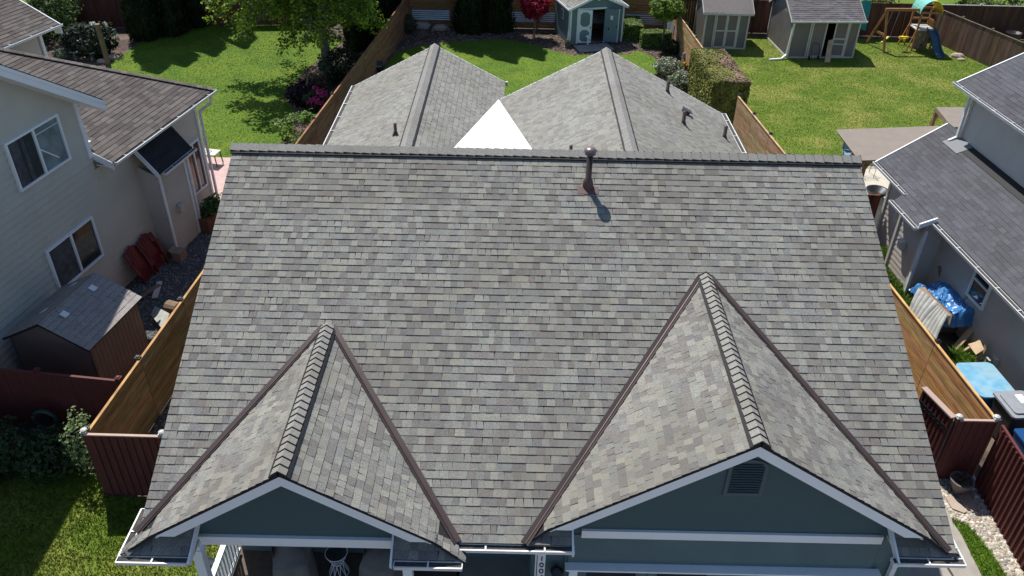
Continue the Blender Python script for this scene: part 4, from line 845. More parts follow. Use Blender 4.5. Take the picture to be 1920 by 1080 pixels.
# ================================================================= RIGHT GREY HOUSE
g1 = Vector((-.073, .9973, 0)).normalized(); g2 = Vector((g1.y, -g1.x, 0))
def RW(t, s, z): return g1 * t + g2 * s + Z * z
RH = thing('grey_house', RW(18, 17, 0), 'greige lap sided house with dark slate grey shingle roofs at the right edge', 'house')
def rroof(name, O3, Ux, m, plan, seed): return roof_slope(RH, name, O3, (Ux.x, Ux.y), m, plan, tone=tone_slate, seed=seed, ex=.15, tab=(.20, .33), th=(.005, .010), same=.2, deck=.07)
def pr(*ts): return [tuple(RW(t, s, 0)[:2]) for t, s in ts]
RMS = .445
rroof('low_roof_slope', RW(0, 13.4, 2.56), -g1, RMS, [pr((8, 13.4), (23.35, 13.4), (23.95, 15.75), (8, 15.75)), pr((19.5, 12.95), (21.1, 12.95), (21.3, 13.41), (19.5, 13.41))], 100)
rroof('upper_roof_slope', RW(0, 15.2, 5.2), -g1, .5, [pr((8, 15.2), (23.35, 15.2), (23.35, 20.0), (8, 20.0))], 101)
rroof('upper_roof_slope', RW(0, 24.8, 5.2), g1, .5, [pr((8, 20), (23.35, 20), (23.35, 24.8), (8, 24.8))], 102)
gutter(RH, RW(19.5, 13.38, 2.55), RW(8, 13.38, 2.55), -g2); gutter(RH, RW(21.15, 13.38, 2.55), RW(23.4, 13.38, 2.55), -g2); gutter(RH, RW(19.48, 12.95, 2.36), RW(21.15, 12.95, 2.36), -g2)
gutter(RH, RW(8, 15.18, 5.2), RW(23.4, 15.18, 5.2), -g2)
mb = MB(); lap(mb, RW(0, 13.85, 0), -g1, Z, [(-19.7, 0), (-8, 0), (-8, 2.5), (-19.7, 2.5)], .17, .015); lap(mb, RW(0, 13.85, 0), -g1, Z, [(-23.0, 0), (-20.9, 0), (-20.9, 2.5), (-23.0, 2.5)], .17, .015)
lap(mb, RW(0, 13.3, 0), -g1, Z, [(-21.05, 0), (-19.62, 0), (-19.62, 2.33), (-21.05, 2.33)], .17, .015); lap(mb, RW(19.62, 13.3, 0), g2, Z, [(0, 0), (.55, 0), (.55, 2.45), (0, 2.33)], .17, .015)
mb.build('side_wall', GREYS, RH)
mb = MB(); mb.plate([RW(8, 13.87, 0), RW(8, 13.87, 2.55), RW(23, 13.87, 2.55), RW(23, 13.87, 0)], -g2, .1); mb.plate([RW(19.64, 13.32, 0), RW(19.64, 13.32, 2.3), RW(21.05, 13.32, 2.3), RW(21.05, 13.32, 0)], -g2, .1); mb.plate([RW(21.05, 13.32, 0), RW(21.05, 13.32, 2.3), RW(21.05, 13.9, 2.3), RW(21.05, 13.9, 0)], g1, .1)
mb.plate([RW(23, 13.87, 0), RW(23, 13.87, 2.6), RW(23, 24, 5.1), RW(23, 24, 0)], g1, .1); mb.build('wall_backing', GREYS, RH)
mb = MB(); lap(mb, RW(0, 15.64, 3.3), -g1, Z, [(-22.95, 0), (-8, 0), (-8, 1.8), (-22.95, 1.8)], .17, .015); mb.plate([RW(8, 15.66, 3.2), RW(8, 15.66, 5.15), RW(22.95, 15.66, 5.15), RW(22.95, 15.66, 3.2)], -g2, .1)
mb.plate([RW(22.95, 15.66, 2.6), RW(22.95, 15.66, 5.2), RW(22.95, 20, 7.4), RW(22.95, 24.4, 5.2), RW(22.95, 24.4, 2.6)], g1, .1); mb.build('upper_wall', mat('grey_upper_siding', (.58, .54, .485), (.54, .50, .45), sc=2, rough=.75), RH)
for t_, s_, z0, z1 in ((22.95, 13.83, 0, 2.45), (21.0, 13.28, 0, 2.3), (19.66, 13.28, 0, 2.3), (22.93, 15.62, 3.4, 5.05)):
    mb = MB(); mb.box(RW(t_, s_, (z0 + z1) / 2), (.1, .07, z1 - z0), (g1, g2, Z)); mb.build('corner_board', TRIMC, RH)
for pts in (((23.0, 15.5, 5.05), (22.98, 15.52, 3.55), (23.0, 15.3, 3.42)), ((19.5, 13.22, 2.25), (19.5, 13.22, .08))):
    mb = MB()
    for i in range(len(pts) - 1): mb.bar(RW(*pts[i]), RW(*pts[i + 1]), .08, .1)
    mb.build('downspout', WHITEG, RH)
mb = MB(); mb.box(RW(19.45, 13.15, 2.52), (.05, .5, .16), (g1, (g2 + Z * .4).normalized(), Z)); mb.build('rake_fascia', WHITE, RH)
mb = MB(); mb.plate([RW(8, 15.3, 3.43), RW(8, 15.62, 3.57), RW(22.3, 15.62, 3.57), RW(22.3, 15.3, 3.43)], -g2 * RMS + Z, .004); mb.build('wall_flashing', BLACK, RH)
mb = MB(); mb.plate([RW(22.2, 15.15, 3.37), RW(22.2, 15.62, 3.58), RW(23.1, 15.62, 3.58), RW(23.1, 15.15, 3.37)], -g2 * RMS + Z, .004); mb.build('wall_flashing', mat('dull_flashing', (.16, .17, .18), rough=.6), RH)
for s_ in (-1, 1):
    f = MB(); e = 20 + s_ * 4.8; f.bar(RW(23.37, 20, 7.52), RW(23.37, e, 5.12), .04, .2); f.build('rake_board', WHITE, RH)
mb = MB(); mb.bar(RW(23.39, 13.35, 2.48), RW(24.0, 15.75, 3.53), .04, .16); mb.build('rake_board', WHITE, RH)
mb = MB(); mb.plate([RW(8, 13.4, 2.44), RW(8, 13.85, 2.44), RW(23.3, 13.85, 2.44), RW(23.3, 13.4, 2.44)], Z, .02); mb.plate([RW(8, 15.2, 5.07), RW(8, 15.64, 5.07), RW(23.3, 15.64, 5.07), RW(23.3, 15.2, 5.07)], Z, .02); mb.build('soffit', WHITE, RH)
# window facing the fence
ww = MB(); t0, t1, z0, z1 = 16.98, 17.72, 1.28, 2.1
for c, z, a, b in (((t0 + t1) / 2, z0, t1 - t0 + .06, .05), ((t0 + t1) / 2, z1, t1 - t0 + .06, .05), ((t0 + t1) / 2, z1 - .27, t1 - t0, .035)): ww.box(RW(c, 13.81, z), (a, .08, b), (g1, g2, Z))
for c in (t0, t1): ww.box(RW(c, 13.81, (z0 + z1) / 2), (.05, .08, z1 - z0), (g1, g2, Z))
wo = ww.build('window', WHITE, RH); mb = MB(); mb.box(RW((t0 + t1) / 2, 13.83, (z0 + z1) / 2), (t1 - t0, .02, z1 - z0), (g1, g2, Z)); mb.build('pane', GLASS, wo)
for t_, s_, z_, sz, nm in ((20.4, 13.2, 1.25, (.22, .16, .26), 'dryer_vent'), (22.0, 13.75, 1.35, (.1, .1, .5), 'meter_box'), (15.75, 13.8, .5, (.14, .05, .18), 'wall_outlet'), (16.0, 13.8, .25, (.2, .05, .3), 'wall_vent')):
    mb = MB(); mb.box(RW(t_, s_, z_), sz, (g1, g2, Z)); mb.box(RW(t_, s_ - .05, z_ + sz[2] / 2), (sz[0] + .03, sz[1], .02), (g1, (g2 + Z * .2).normalized(), Z)); mb.build(nm, TRIMC, RH)

# canopies with timber posts
def canopy(name, corners, zc, posts, label):
    P = [at(u, v, zc) for u, v in corners]; c = sum(P, Vector()) / len(P); o = thing(name, Vector((c.x, c.y, 0)), label, 'canopy', 'flat fabric canopies behind the grey house')
    mb = MB(); mb.plate(P, Z, .02); mb.build('canopy_fabric', CANOPY, o); mb = MB()
    n = len(P)
    for i in range(n): mb.bar(P[i].lerp(c, .06) - Z * .1, P[(i + 1) % n].lerp(c, .06) - Z * .1, .08, .12)
    for i in range(4): mb.bar(P[0].lerp(P[1], .2 + .2 * i) - Z * .09, P[3].lerp(P[2], .2 + .2 * i) - Z * .09, .05, .08)
    mb.build('roof_frame', LUMD, o)
    for x, y in posts:
        mb = MB(); mb.bar((x, y, 0), (x, y, zc - .12), .11, .11); mb.bar((x, y, zc - .65), Vector((x, y, zc - .12)).lerp(Vector((c.x, c.y, zc - .12)), .18), .07, .07); mb.build('post', mat('post_wood%d' % int(x * 10), (.20, .12, .06), (.26, .16, .08), sc=4), o)
    return o
canopy('patio_canopy', ((1567, 243), (1758, 236), (1842, 246), (1805, 294), (1611, 301)), 2.4, ((11.75, 25.3), (12.0, 27.0), (15.2, 27.2)), 'large taupe canopy whose corner points at the lawn')
canopy('patio_canopy', ((1755, 201), (1822, 201), (1835, 238), (1785, 238)), 2.6, ((15.6, 29.1), (15.5, 27.9), (17, 28)), 'smaller taupe canopy on dark timber braces, half hidden by the grey house')
# fire bowl, wire chair, blue chair, gate
fp = at(1645, 358, .35); o = thing('fire_bowl', (fp.x, fp.y, 0), 'round dark metal fire bowl on the pale patio behind the small gate', 'fire bowl'); mb = MB(); mb.lathe((fp.x, fp.y, .1), [(.15, 0), (.33, .16), (.38, .28), (.40, .3), (.35, .29), (.2, .15)], 18); mb.build('bowl', LAMPM, o, True)
for k in range(3): mb = MB(); mb.tube([Vector((fp.x + .3 * math.cos(k * 2.1), fp.y + .3 * math.sin(k * 2.1), 0)), Vector((fp.x + .25 * math.cos(k * 2.1), fp.y + .25 * math.sin(k * 2.1), .25))], .015, 6); mb.build('leg', LAMPM, o)
cp_ = at(1622, 330, 0); o = thing('wire_chair', cp_, 'thin black wire garden chair on the pale patio', 'chair'); mb = MB()
for s in (-1, 1): mb.tube([cp_ + Vector((s * .24, -.2, 0)), cp_ + Vector((s * .24, -.22, .42)), cp_ + Vector((s * .24, .22, .42)), cp_ + Vector((s * .22, .32, .95))], .012, 5); mb.tube([cp_ + Vector((s * .24, .3, 0)), cp_ + Vector((s * .24, .2, .42))], .012, 5)
mb.tube([cp_ + Vector((-.22, .32, .95)), cp_ + Vector((0, .33, 1.02)), cp_ + Vector((.22, .32, .95))], .012, 5); mb.build('frame', LAMPM, o); mb = MB()
for i in range(7): mb.tube([cp_ + Vector((-.24, -.22 + i * .073, .42)), cp_ + Vector((.24, -.22 + i * .073, .42))], .006, 4)
mb.build('seat', LAMPM, o)
bc = at(1594, 290, .35); o = thing('folding_chair', (bc.x, bc.y, 0), 'folding chair with pale blue fabric under the canopy corner', 'chair'); mb = MB(); mb.box((bc.x, bc.y, .42), (.55, .5, .03)); mb.box((bc.x, bc.y + .26, .68), (.55, .03, .4)); mb.build('seat_fabric', mat('pale_blue_fabric', (.16, .28, .42), rough=.8), o); mb = MB()
for s in (-1, 1): mb.tube([(bc.x + s * .28, bc.y - .25, 0), (bc.x + s * .28, bc.y + .27, .9)], .012, 5); mb.tube([(bc.x + s * .28, bc.y + .25, 0), (bc.x + s * .28, bc.y - .25, .42)], .012, 5)
mb.build('frame', LAMPM, o)
fence('brown_fence', (10.0, 24.05), (11.9, 23.95), 1.5, 'short brown picket gate fence between the two side yards', board='v', cols=((.16, .055, .035), (.13, .045, .03)), m=BROWNW, spacing=1.9, side=1, bw=.16, cap='none')

# junk along the side yard
o = thing('tarp_pile', (12.1, 18.9, 0), 'crumpled bright blue tarp draped over a pile against the grey wall', 'tarp'); mb = MB(); r = random.Random(8); c = Vector((12.2, 19.0, 0)); V = []; F = []; nu, nv = 26, 34
from mathutils import noise as _n
for i in range(nu + 1):
    for j in range(nv + 1):
        x = (i / nu - .5) * 1.25; y = (j / nv - .5) * 1.9; e = min(1, max(0, 1.12 - max(abs(x) / .62, abs(y) / .95)) * 3.2)
        pz = .92 + .22 * _n.noise(Vector((x * 2.2, y * 1.8, 3))) + .10 * abs(_n.noise(Vector((x * 6, y * 5, 1)))) + .05 * _n.noise(Vector((x * 13, y * 12, 7)))
        V.append(c + Vector((x + .06 * _n.noise(Vector((y * 5, x * 5, 0))), y + .06 * _n.noise(Vector((x * 5, y * 5, 9))), max(.02, pz * e ** .55))))
for i in range(nu):
    for j in range(nv): F.append((i * (nv + 1) + j, (i + 1) * (nv + 1) + j, (i + 1) * (nv + 1) + j + 1, i * (nv + 1) + j + 1))
mb.add(V, F); mb.build('tarp_sheet', TARP, o); mb = MB(); mb.box(c + Vector((.0, 0, .3)), (.7, .9, .55)); mb.build('covered_pile', LUMD, o)
# dirty white ribbed panels leaning
def rib_panel(P, label, group='white ribbed panels leaning by the tarp', nrib=5, mm=PANEL):
    a, b, c, d = P; mb = MB(); V = []; F = []; nu, nv = 6, nrib * 4
    nn = (b - a).cross(d - a).normalized(); nn = nn if nn.z > 0 else -nn
    for i in range(nu + 1):
        for j in range(nv + 1):
            u, v = i / nu, j / nv; V.append(a.lerp(b, u).lerp(d.lerp(c, u), v) + nn * (.035 * abs(math.sin(v * math.pi * nrib)) + .03 * math.sin(u * 3.1)))
    for i in range(nu):
        for j in range(nv): F.append((i * (nv + 1) + j, (i + 1) * (nv + 1) + j, (i + 1) * (nv + 1) + j + 1, i * (nv + 1) + j + 1))
    k = len(V); mb.add(V + [v - nn * .03 for v in V], F + [tuple(k + q for q in f[::-1]) for f in F]); return tag(mb.build('ribbed_panel', mm, None), label, 'panel', group)
rib_panel([at(1703, 582, .75), at(1722, 540, 1.25), at(1760, 568, 1.25), at(1727, 606, .75)], 'upper white ribbed panel leaning on the fence against the blue tarp')
rib_panel([at(1728, 606, .75), at(1758, 572, 1.2), at(1778, 590, 1.2), at(1755, 636, .75)], 'lower white ribbed panel whose end hangs near the timber')
mb = MB(); mb.plate([at(1722, 539, 1.22), at(1734, 538, 1.28), at(1786, 590, 1.2), at(1779, 612, .9), at(1768, 592, 1.1)], (-.4, -.2, 1), .03); tag(mb.build('plywood_sheet', CARD, None), 'warped tan plywood sheet wedged behind the white ribbed panels', 'panel')
for k, (a, b, w_, mm, lb) in enumerate(((at(1795, 580, .5), at(1818, 551, 1.3), .14, LUM, 'square timber post sticking up beside the blue tarp'), (at(1790, 655, .05), at(1838, 600, .75), .16, LUM, 'thick timber beam leaning against the wall below the window'),
        (at(1800, 664, .05), at(1838, 640, .6), .1, LUM, 'thin board of the broken timber frame, lying flat'), (at(1826, 690, .02), at(1851, 645, .7), .09, LUM, 'thin board of the broken timber frame, standing upright'), (at(1762, 500, 1.2), at(1767, 560, .2), .12, LUMD, 'dark timber post standing in the shadowed wall corner'))):
    mb = MB(); mb.bar(a, b, w_, w_ * .7); tag(mb.build('timber_beam', mm, None), lb, 'timber')
mb = MB(); mb.plate([at(1815, 645, .62), at(1838, 638, .72), at(1845, 655, .70), at(1830, 665, .6)], (-.2, -.3, 1), .03); tag(mb.build('plywood_offcut', LUM, None), 'small pale plywood offcut resting on the broken timber frame', 'panel')
gp = [tuple(at(u, v, 0)[:2]) for u, v in ((1782, 668), (1835, 660), (1840, 705), (1815, 715), (1795, 695))]
grass(gp, 2500, 'tuft of tall weeds growing by the broken timber frame', .22, .03, seed=9, base=(.10, .20, .02), dry=.1)
gp = [tuple(at(u, v, 0)[:2]) for u, v in ((1650, 470), (1662, 470), (1700, 565), (1706, 590), (1690, 575), (1655, 505))]
grass(gp, 1600, 'thin weeds at the foot of the greige wall', .2, .03, seed=10, base=(.09, .19, .02), dry=.1)
# covered blue box, bin, blue tub
def rbox(mb, c, sx, sy, h, tp=.9, r=.06, ax=(g2, g1), n=3, col=None):   # tapered rounded box
    V = []; F = []; prof = []
    for cx, cy, a0 in ((1, 1, 0), (-1, 1, 90), (-1, -1, 180), (1, -1, 270)):
        for k in range(n + 1): a = R(a0 + 90 * k / n); prof.append((cx * (sx / 2 - r) + r * math.cos(a), cy * (sy / 2 - r) + r * math.sin(a)))
    m_ = len(prof)
    for z, s in ((0, tp), (h, 1)):
        for x, y in prof: V.append(Vector(c) + ax[0] * x * s + ax[1] * y * s + Z * z)
    for k in range(m_): F.append((k, (k + 1) % m_, m_ + (k + 1) % m_, m_ + k))
    F += [tuple(range(m_)), tuple(range(m_, 2 * m_))]; mb.add(V, F, col)
bb = Vector((11.68, 15.55, 0)); o = thing('storage_box', bb, 'storage box with light blue lid and dark blue cloth cover by the right fence', 'storage box')
mb = MB(); V = []; F = []; n = 40; rows = 7
for j in range(rows):
    t_ = j / (rows - 1)
    for k in range(n):
        a = 2 * math.pi * k / n; sq = 1 / max(abs(math.cos(a)), abs(math.sin(a))) ** .75; rr = sq * (1 + .05 * t_ * math.sin(a * 11)) * (1 + .05 * t_); V.append(bb + g2 * (math.cos(a) * rr * .42) + g1 * (math.sin(a) * rr * .58) + Z * (.80 - .62 * t_))
    if j < rows - 1:
        for k in range(n): F.append((j * n + k, (j + 1) * n + k, (j + 1) * n + (k + 1) % n, j * n + (k + 1) % n))
mb.add(V, F); mb.build('cloth_cover', DKBLUE, o, True); mb = MB(); rbox(mb, bb + Z * .79, .98, 1.30, .07, .98, .16, n=5); mb.build('lid', LTBLUE, o)
mb = MB(); rbox(mb, bb + Z * .0, .74, 1.04, .3); mb.build('box_body', BINB, o)
bn = Vector((11.85, 14.42, 0)); o = thing('wheelie_bin', bn, 'black wheelie bin with grey lid and pale sticker at the right edge', 'bin'); mb = MB(); rbox(mb, bn + Z * .08, .70, .82, .95, .78, .05); mb.build('bin_body', BINB, o)
mb = MB(); rbox(mb, bn + Z * 1.03, .78, .92, .05, 1.0, .07, n=4); rbox(mb, bn + Z * 1.08, .6, .7, .04, 1.0, .07, n=4); lid = mb.build('lid', BINL, o); mb = MB(); mb.box(bn + Z * 1.125 + g2 * .12 + g1 * .12, (.18, .3, .006), (g2, g1, Z)); mb.build('sticker', WHITE, lid)
for s in (-1, 1): mb = MB(); mb.tube([bn + g2 * s * .30 + g1 * .3 + Z * .11, bn + g2 * s * .36 + g1 * .3 + Z * .11], .11, 14); mb.build('wheel', BLACK, o)
mb = MB(); mb.bar(bn + g2 * -.3 + g1 * .47 + Z * 1.02, bn + g2 * .3 + g1 * .47 + Z * 1.02, .03, .03); mb.build('handle', BINB, o)
b3 = Vector((11.75, 13.35, 0)); o = thing('wheelie_bin', b3, 'deep blue recycling bin below the black bin, cut by the photo edge', 'bin'); mb = MB(); rbox(mb, b3 + Z * .06, .6, .7, .86, .8, .05); mb.build('bin_body', mat('blue_bin_plastic', (.01, .07, .22), rough=.4), o); mb = MB(); rbox(mb, b3 + Z * .92, .64, .76, .05, 1, .06, n=4); mb.build('lid', MATS['blue_bin_plastic'], o)

# ================================================================= BACK YARDS
fence('back_fence', (-6.15, 46.3), (8.15, 46.25), 1.8, 'brown back fence with corrugated steel lower panels behind the blue shed', cols=((.26, .13, .055), (.22, .11, .045), (.29, .15, .07)), spacing=2.4, side=1)
bf = bpy.data.objects['back_fence']
def corr(x0, x1, z0, z1, y, par, fx=None):
    mb = MB(); k = int((z1 - z0) / .022)
    for i in range(k):
        za, zb = z0 + (z1 - z0) * i / k, z0 + (z1 - z0) * (i + 1) / k; ya, yb = (y + .012 * math.cos(i * 1.25), y + .012 * math.cos((i + 1) * 1.25))
        if fx: mb.quad(fx(x0, ya - y, za), fx(x1, ya - y, za), fx(x1, yb - y, zb), fx(x0, yb - y, zb))
        else: mb.quad((x0, ya, za), (x1, ya, za), (x1, yb, zb), (x0, yb, zb))
    mb.build('corrugated_panel', GALV, par)
for i in range(6):
    corr(-6.0 + i * 2.383, -3.9 + i * 2.383, .35, .98, 46.24, bf)
rf = [o for o in bpy.data.objects if o.name.startswith('cedar_fence') and 'steel insets' in o.get('label', '')][0]
q0 = Vector((8.60, 37.3, 0)); q1 = Vector((8.15, 46.0, 0)); dd_ = (q1 - q0).normalized(); ss_ = Vector((-dd_.y, dd_.x, 0))
for a, b in ((6.55, 7.5), (7.6, 8.5)): corr(a, b, .35, 1.1, 0, rf, lambda x, y, z: q0 + dd_ * x + ss_ * (.035 + y) + Z * z)
fence('brown_fence', (8.2, 46.35), (22.75, 46.1), 1.8, 'dark brown back picket fence behind the grey sheds and swing set', board='v', cols=((.11, .045, .03), (.09, .036, .025), (.13, .055, .036)), m=BROWNW, spacing=2.4, bw=.14, cap='flat')
fence('brown_fence', (22.75, 46.1), (38, 46.0), 1.8, 'dark brown far right back fence behind the dark bins', board='v', cols=((.10, .045, .03), (.085, .036, .025)), m=BROWNW, spacing=2.6, bw=.14, cap='flat', capm=LIGHTC)
fence('brown_fence', (22.75, 46.0), (25.7, 35.8), 1.7, 'weathered brown slanted side fence between the swing set and the dark bins', board='v', cols=((.15, .085, .06), (.12, .07, .05), (.18, .105, .075)), m=BROWNW, spacing=2.35, bw=.13, cap='flat', capm=LUMD)
fence('brown_fence', (-26, 44.5), (-11.5, 46.2), 1.8, 'dark red brown back fence behind the shady flower bed at top left', board='v', cols=((.12, .045, .035), (.10, .038, .03)), m=BROWNW, spacing=2.4, bw=.15)
fence('brown_fence', (-24.5, 36.5), (-25.5, 44.4), 1.8, 'reddish side fence in the shade at the far left', board='v', cols=((.12, .045, .035), (.10, .038, .03)), m=BROWNW, spacing=2.4, bw=.15)

# ---- blue shed
A0 = at(1066, 85, 0); B0 = at(1165, 78, 0); sx = (B0 - A0); SL = sx.length; sx.normalize(); sy = Vector((-sx.y, sx.x, 0)); zz = Z
def SB(x, y, z): return A0 + sx * x + sy * y + Z * z
BSH = thing('blue_shed', SB(SL / 2, 1.3, 0), 'blue grey garden shed with white trim and open white double doors', 'shed'); SD = 2.5; wh = 1.98; pk = 2.62
mb = MB(); q = [(0, 0), (SL, 0)]
mb.plate([SB(0, 0, 0), SB(.42, 0, 0), SB(.42, 0, wh + .1), SB(0, 0, wh)], -sy, .05); mb.plate([SB(1.95, 0, 0), SB(SL, 0, 0), SB(SL, 0, wh), SB(1.95, 0, wh + .1)], -sy, .05)
mb.plate([SB(0, .001, 1.88), SB(SL, .001, 1.88), SB(SL, .001, wh), SB(SL / 2, .001, pk), SB(0, .001, wh)], -sy, .05)
mb.plate([SB(0, SD, 0), SB(SL, SD, 0), SB(SL, SD, wh), SB(SL / 2, SD, pk), SB(0, SD, wh)], sy, .05)
mb.plate([SB(0, 0.05, 0), SB(0, SD - .05, 0), SB(0, SD - .05, wh), SB(0, .05, wh)], -sx, .05); mb.plate([SB(SL, .05, 0), SB(SL, SD - .05, 0), SB(SL, SD - .05, wh), SB(SL, .05, wh)], sx, .05)
for i in range(16): mb.box(SB(-.004, .1 + i * .15, wh / 2), (.012, .018, wh), (sx, sy, Z))
mb.build('wall', SHEDBLUE, BSH)
mb = MB(); mb.box(SB(SL / 2, SD / 2, .06), (SL - .12, SD - .12, .1), (sx, sy, Z)); mb.build('shed_floor', DFLOOR, BSH)
mb = MB(); mb.box(SB(1.2, SD - .12, 1.0), (1.6, .02, 1.7), (sx, sy, Z)); mb.build('dark_back_panel', DARKIN, BSH)  # near-black panel across the back of the shed
m_ = (pk - wh) / (SL / 2)
for s in (-1, 1):
    ex_ = -.14 if s < 0 else SL + .14; E0 = SB(ex_, 0, wh - .14 * m_ + .02); Ux = -sy if s < 0 else sy
    P = [SB(ex_, -.18, 0), SB(ex_, SD + .15, 0), SB(SL / 2, SD + .15, 0), SB(SL / 2, -.18, 0)]
    roof_slope(BSH, 'roof_slope', E0, (Ux.x, Ux.y), m_, [[(p.x, p.y) for p in P]], seed=120 + s, tab=(.15, .25), deck=.03)
    f = MB(); f.bar(SB(SL / 2, -.2, pk - .04), SB(ex_, -.2, wh - .14 * m_ - .04), .03, .12); f.bar(SB(ex_ + s * .015, -.2, wh - .14 * m_ - .02), SB(ex_ + s * .015, SD + .16, wh - .14 * m_ - .02), .04, .09); f.build('roof_trim', WHITE, BSH)
mb = MB()
for x in (.04, SL - .04): mb.box(SB(x, -.035, wh / 2), (.09, .03, wh - .05), (sx, sy, Z))
mb.box(SB(1.2, -.04, 1.87), (1.62, .03, .09), (sx, sy, Z))
for x in (.42, 1.97): mb.box(SB(x, -.04, .95), (.07, .03, 1.8), (sx, sy, Z))
mb.box(SB(-.03, .04, wh / 2), (.03, .09, wh - .05), (sx, sy, Z)); mb.build('corner_board', WHITE, BSH)
for x0, ang, name, mm in ((.44, 200, 'door', 'outer'), (1.93, -62, 'door', 'inner')):
    hx = SB(x0, -.06, 0); a = R(ang) if mm == 'outer' else R(ang); dv = (sx * math.cos(a) + sy * math.sin(a)) if mm == 'inner' else (sx * math.cos(R(-12)) + sy * math.sin(R(-12))); dn = Vector((dv.y, -dv.x, 0)); W_ = .74
    mb = MB(); 
    if mm == 'outer':
        mb.box(hx + dv * W_ / 2 + Z * .98, (W_, .035, 1.72), (dv, dn, Z)); do = mb.build('door', WHITE, BSH)
        for zc, hh in ((.5, .62), (1.36, .74)):
            c_ = hx + dv * W_ / 2 + Z * zc + dn * .022; k = .13; a_, b_ = .25, hh / 2
            pts = [(-a_ + k, -b_), (a_ - k, -b_), (a_, -b_ + k), (a_, b_ - k), (a_ - k, b_), (-a_ + k, b_), (-a_, b_ - k), (-a_, -b_ + k)]
            q = MB(); q.plate([c_ + dv * x + Z * y for x, y in pts], dn, .008); q.build('door_panel', SHEDBLUE, do)
    else:
        hx = SB(1.93, -.06, 0); dv = (sx * math.cos(R(32)) - sy * math.sin(R(32))); dn = Vector((dv.y, -dv.x, 0))
        mb.box(hx + dv * W_ / 2 + Z * .98, (W_, .035, 1.72), (dv, dn, Z)); do = mb.build('door', SHEDBLUE, BSH)
        q = MB(); q.box(hx + dv * (W_ + .01) + Z * .98, (.03, .05, 1.72), (dv, dn, Z)); q.box(hx + dv * W_ / 2 + Z * 1.4 - dn * .022, (.14, .006, .22), (dv, dn, Z)); q.box(hx + dv * W_ / 2 + Z * 1.4 + dn * .022, (.14, .006, .22), (dv, dn, Z)); q.build('door_edge_trim', WHITE, do)
    q = MB(); q.box(hx + dv * (W_ - .07) + Z * .95 + dn * .03, (.04, .05, .08), (dv, dn, Z)); q.build('handle', LAMPM, do)
# shed side window by the door, flower box, lamp
window(2.12, 2.62, .95, 1.72, 0, par=BSH, mats=(GLASS, GLASS), f1=sx, f2=-sy, W=lambda t, s, z: SB(t, -s, z))
mb = MB(); mb.box(SB(2.37, -.14, .82), (.55, .16, .14), (sx, sy, Z)); mb.build('window_box', LAMPM, BSH)
mb = MB(); mb.box(SB(-.03, 1.2, 1.35), (.02, .4, .5), (sx, sy, Z)); wq = mb.build('side_window', WHITE, BSH); mb = MB(); mb.box(SB(-.045, 1.2, 1.35), (.01, .32, .42), (sx, sy, Z)); mb.build('pane', GLASSB, wq)
mb = MB(); mb.lathe(SB(SL / 2, -.1, 2.28), [(.05, 0), (.10, .05), (.03, .14)], 10); mb.build('shed_lamp', WHITE, BSH)
mb = MB(); mb.box(SB(1.15, -.75, .025), (1.9, 1.1, .05), (sx, sy, Z)); struct('shed_apron', mb, CONC)
o = thing('flower_pot', SB(-.15, -.35, 0), 'round grey pot with small plant at the left corner of the blue shed', 'pot'); mb = MB(); mb.lathe(SB(-.15, -.35, 0), [(.14, 0), (.2, .25), (.19, .25), (.15, .2)], 12); mb.build('pot_body', mat('pot_grey', (.12, .12, .11), rough=.8), o); mb = MB(); leaf_cluster(mb, random.Random(2), SB(-.15, -.35, .32), (.2, .2, .12), 120, .06, ((.08, .13, .04), (.12, .16, .07))); mb.build('foliage', LEAF, o)
o = thing('garden_tool', SB(.95, -.45, 0), 'white headed garden tool with dark handle lying by the open shed door', 'garden tool'); mb = MB(); mb.box(SB(.93, -.4, .35), (.06, .06, .5), (sx, sy, Z)); mb.box(SB(.9, -.42, .55), (.2, .1, .08), (sx, sy, Z)); mb.build('tool_head', WHITE, o); mb = MB(); mb.tube([SB(.95, -.45, .4), SB(1.7, -1.2, .05)], .015, 6); mb.build('handle', LUMD, o)
# topiaries
def ball_tree(name, c, zc, rad, cols, label, n, seed, tr=.06, size=.075):
    r = random.Random(seed); o = thing(name, c, label, 'tree'); mb = MB(); mb.tube([c, c + Vector((.03, 0, zc * .5)), c + Z * zc], [tr, tr * .8, tr * .6], 8); 
    for k in range(5):
        a = k * 1.26; mb.tube([c + Z * (zc - rad[2] * .8), c + Z * zc + Vector((math.cos(a) * rad[0] * .6, math.sin(a) * rad[1] * .6, 0))], [tr * .4, .01], 5)
    mb.build('trunk', BARK, o); f = MB(); leaf_cluster(f, r, c + Z * zc, rad, n, size, cols, shell=.5, up=.7); leaf_cluster(f, r, c + Z * (zc + .05), tuple(q * 1.02 for q in rad), n // 3, size, cols, shell=.5, up=.7, clumps=30); f.build('crown', LEAF, o); return o
ball_tree('red_maple', at(1001, 70, 0), 1.72, (.72, .72, .62), ((.42, .015, .045), (.34, .01, .03), (.50, .04, .07), (.22, .006, .015)), 'small round crowned dark red maple left of the blue shed', 4200, 3)
ball_tree('globe_tree', at(1240, 92, 0), 2.15, (.82, .82, .62), ((.20, .32, .03), (.13, .24, .02), (.30, .36, .06), (.08, .15, .02)), 'globe shaped lime green tree right of the blue shed', 4200, 4)
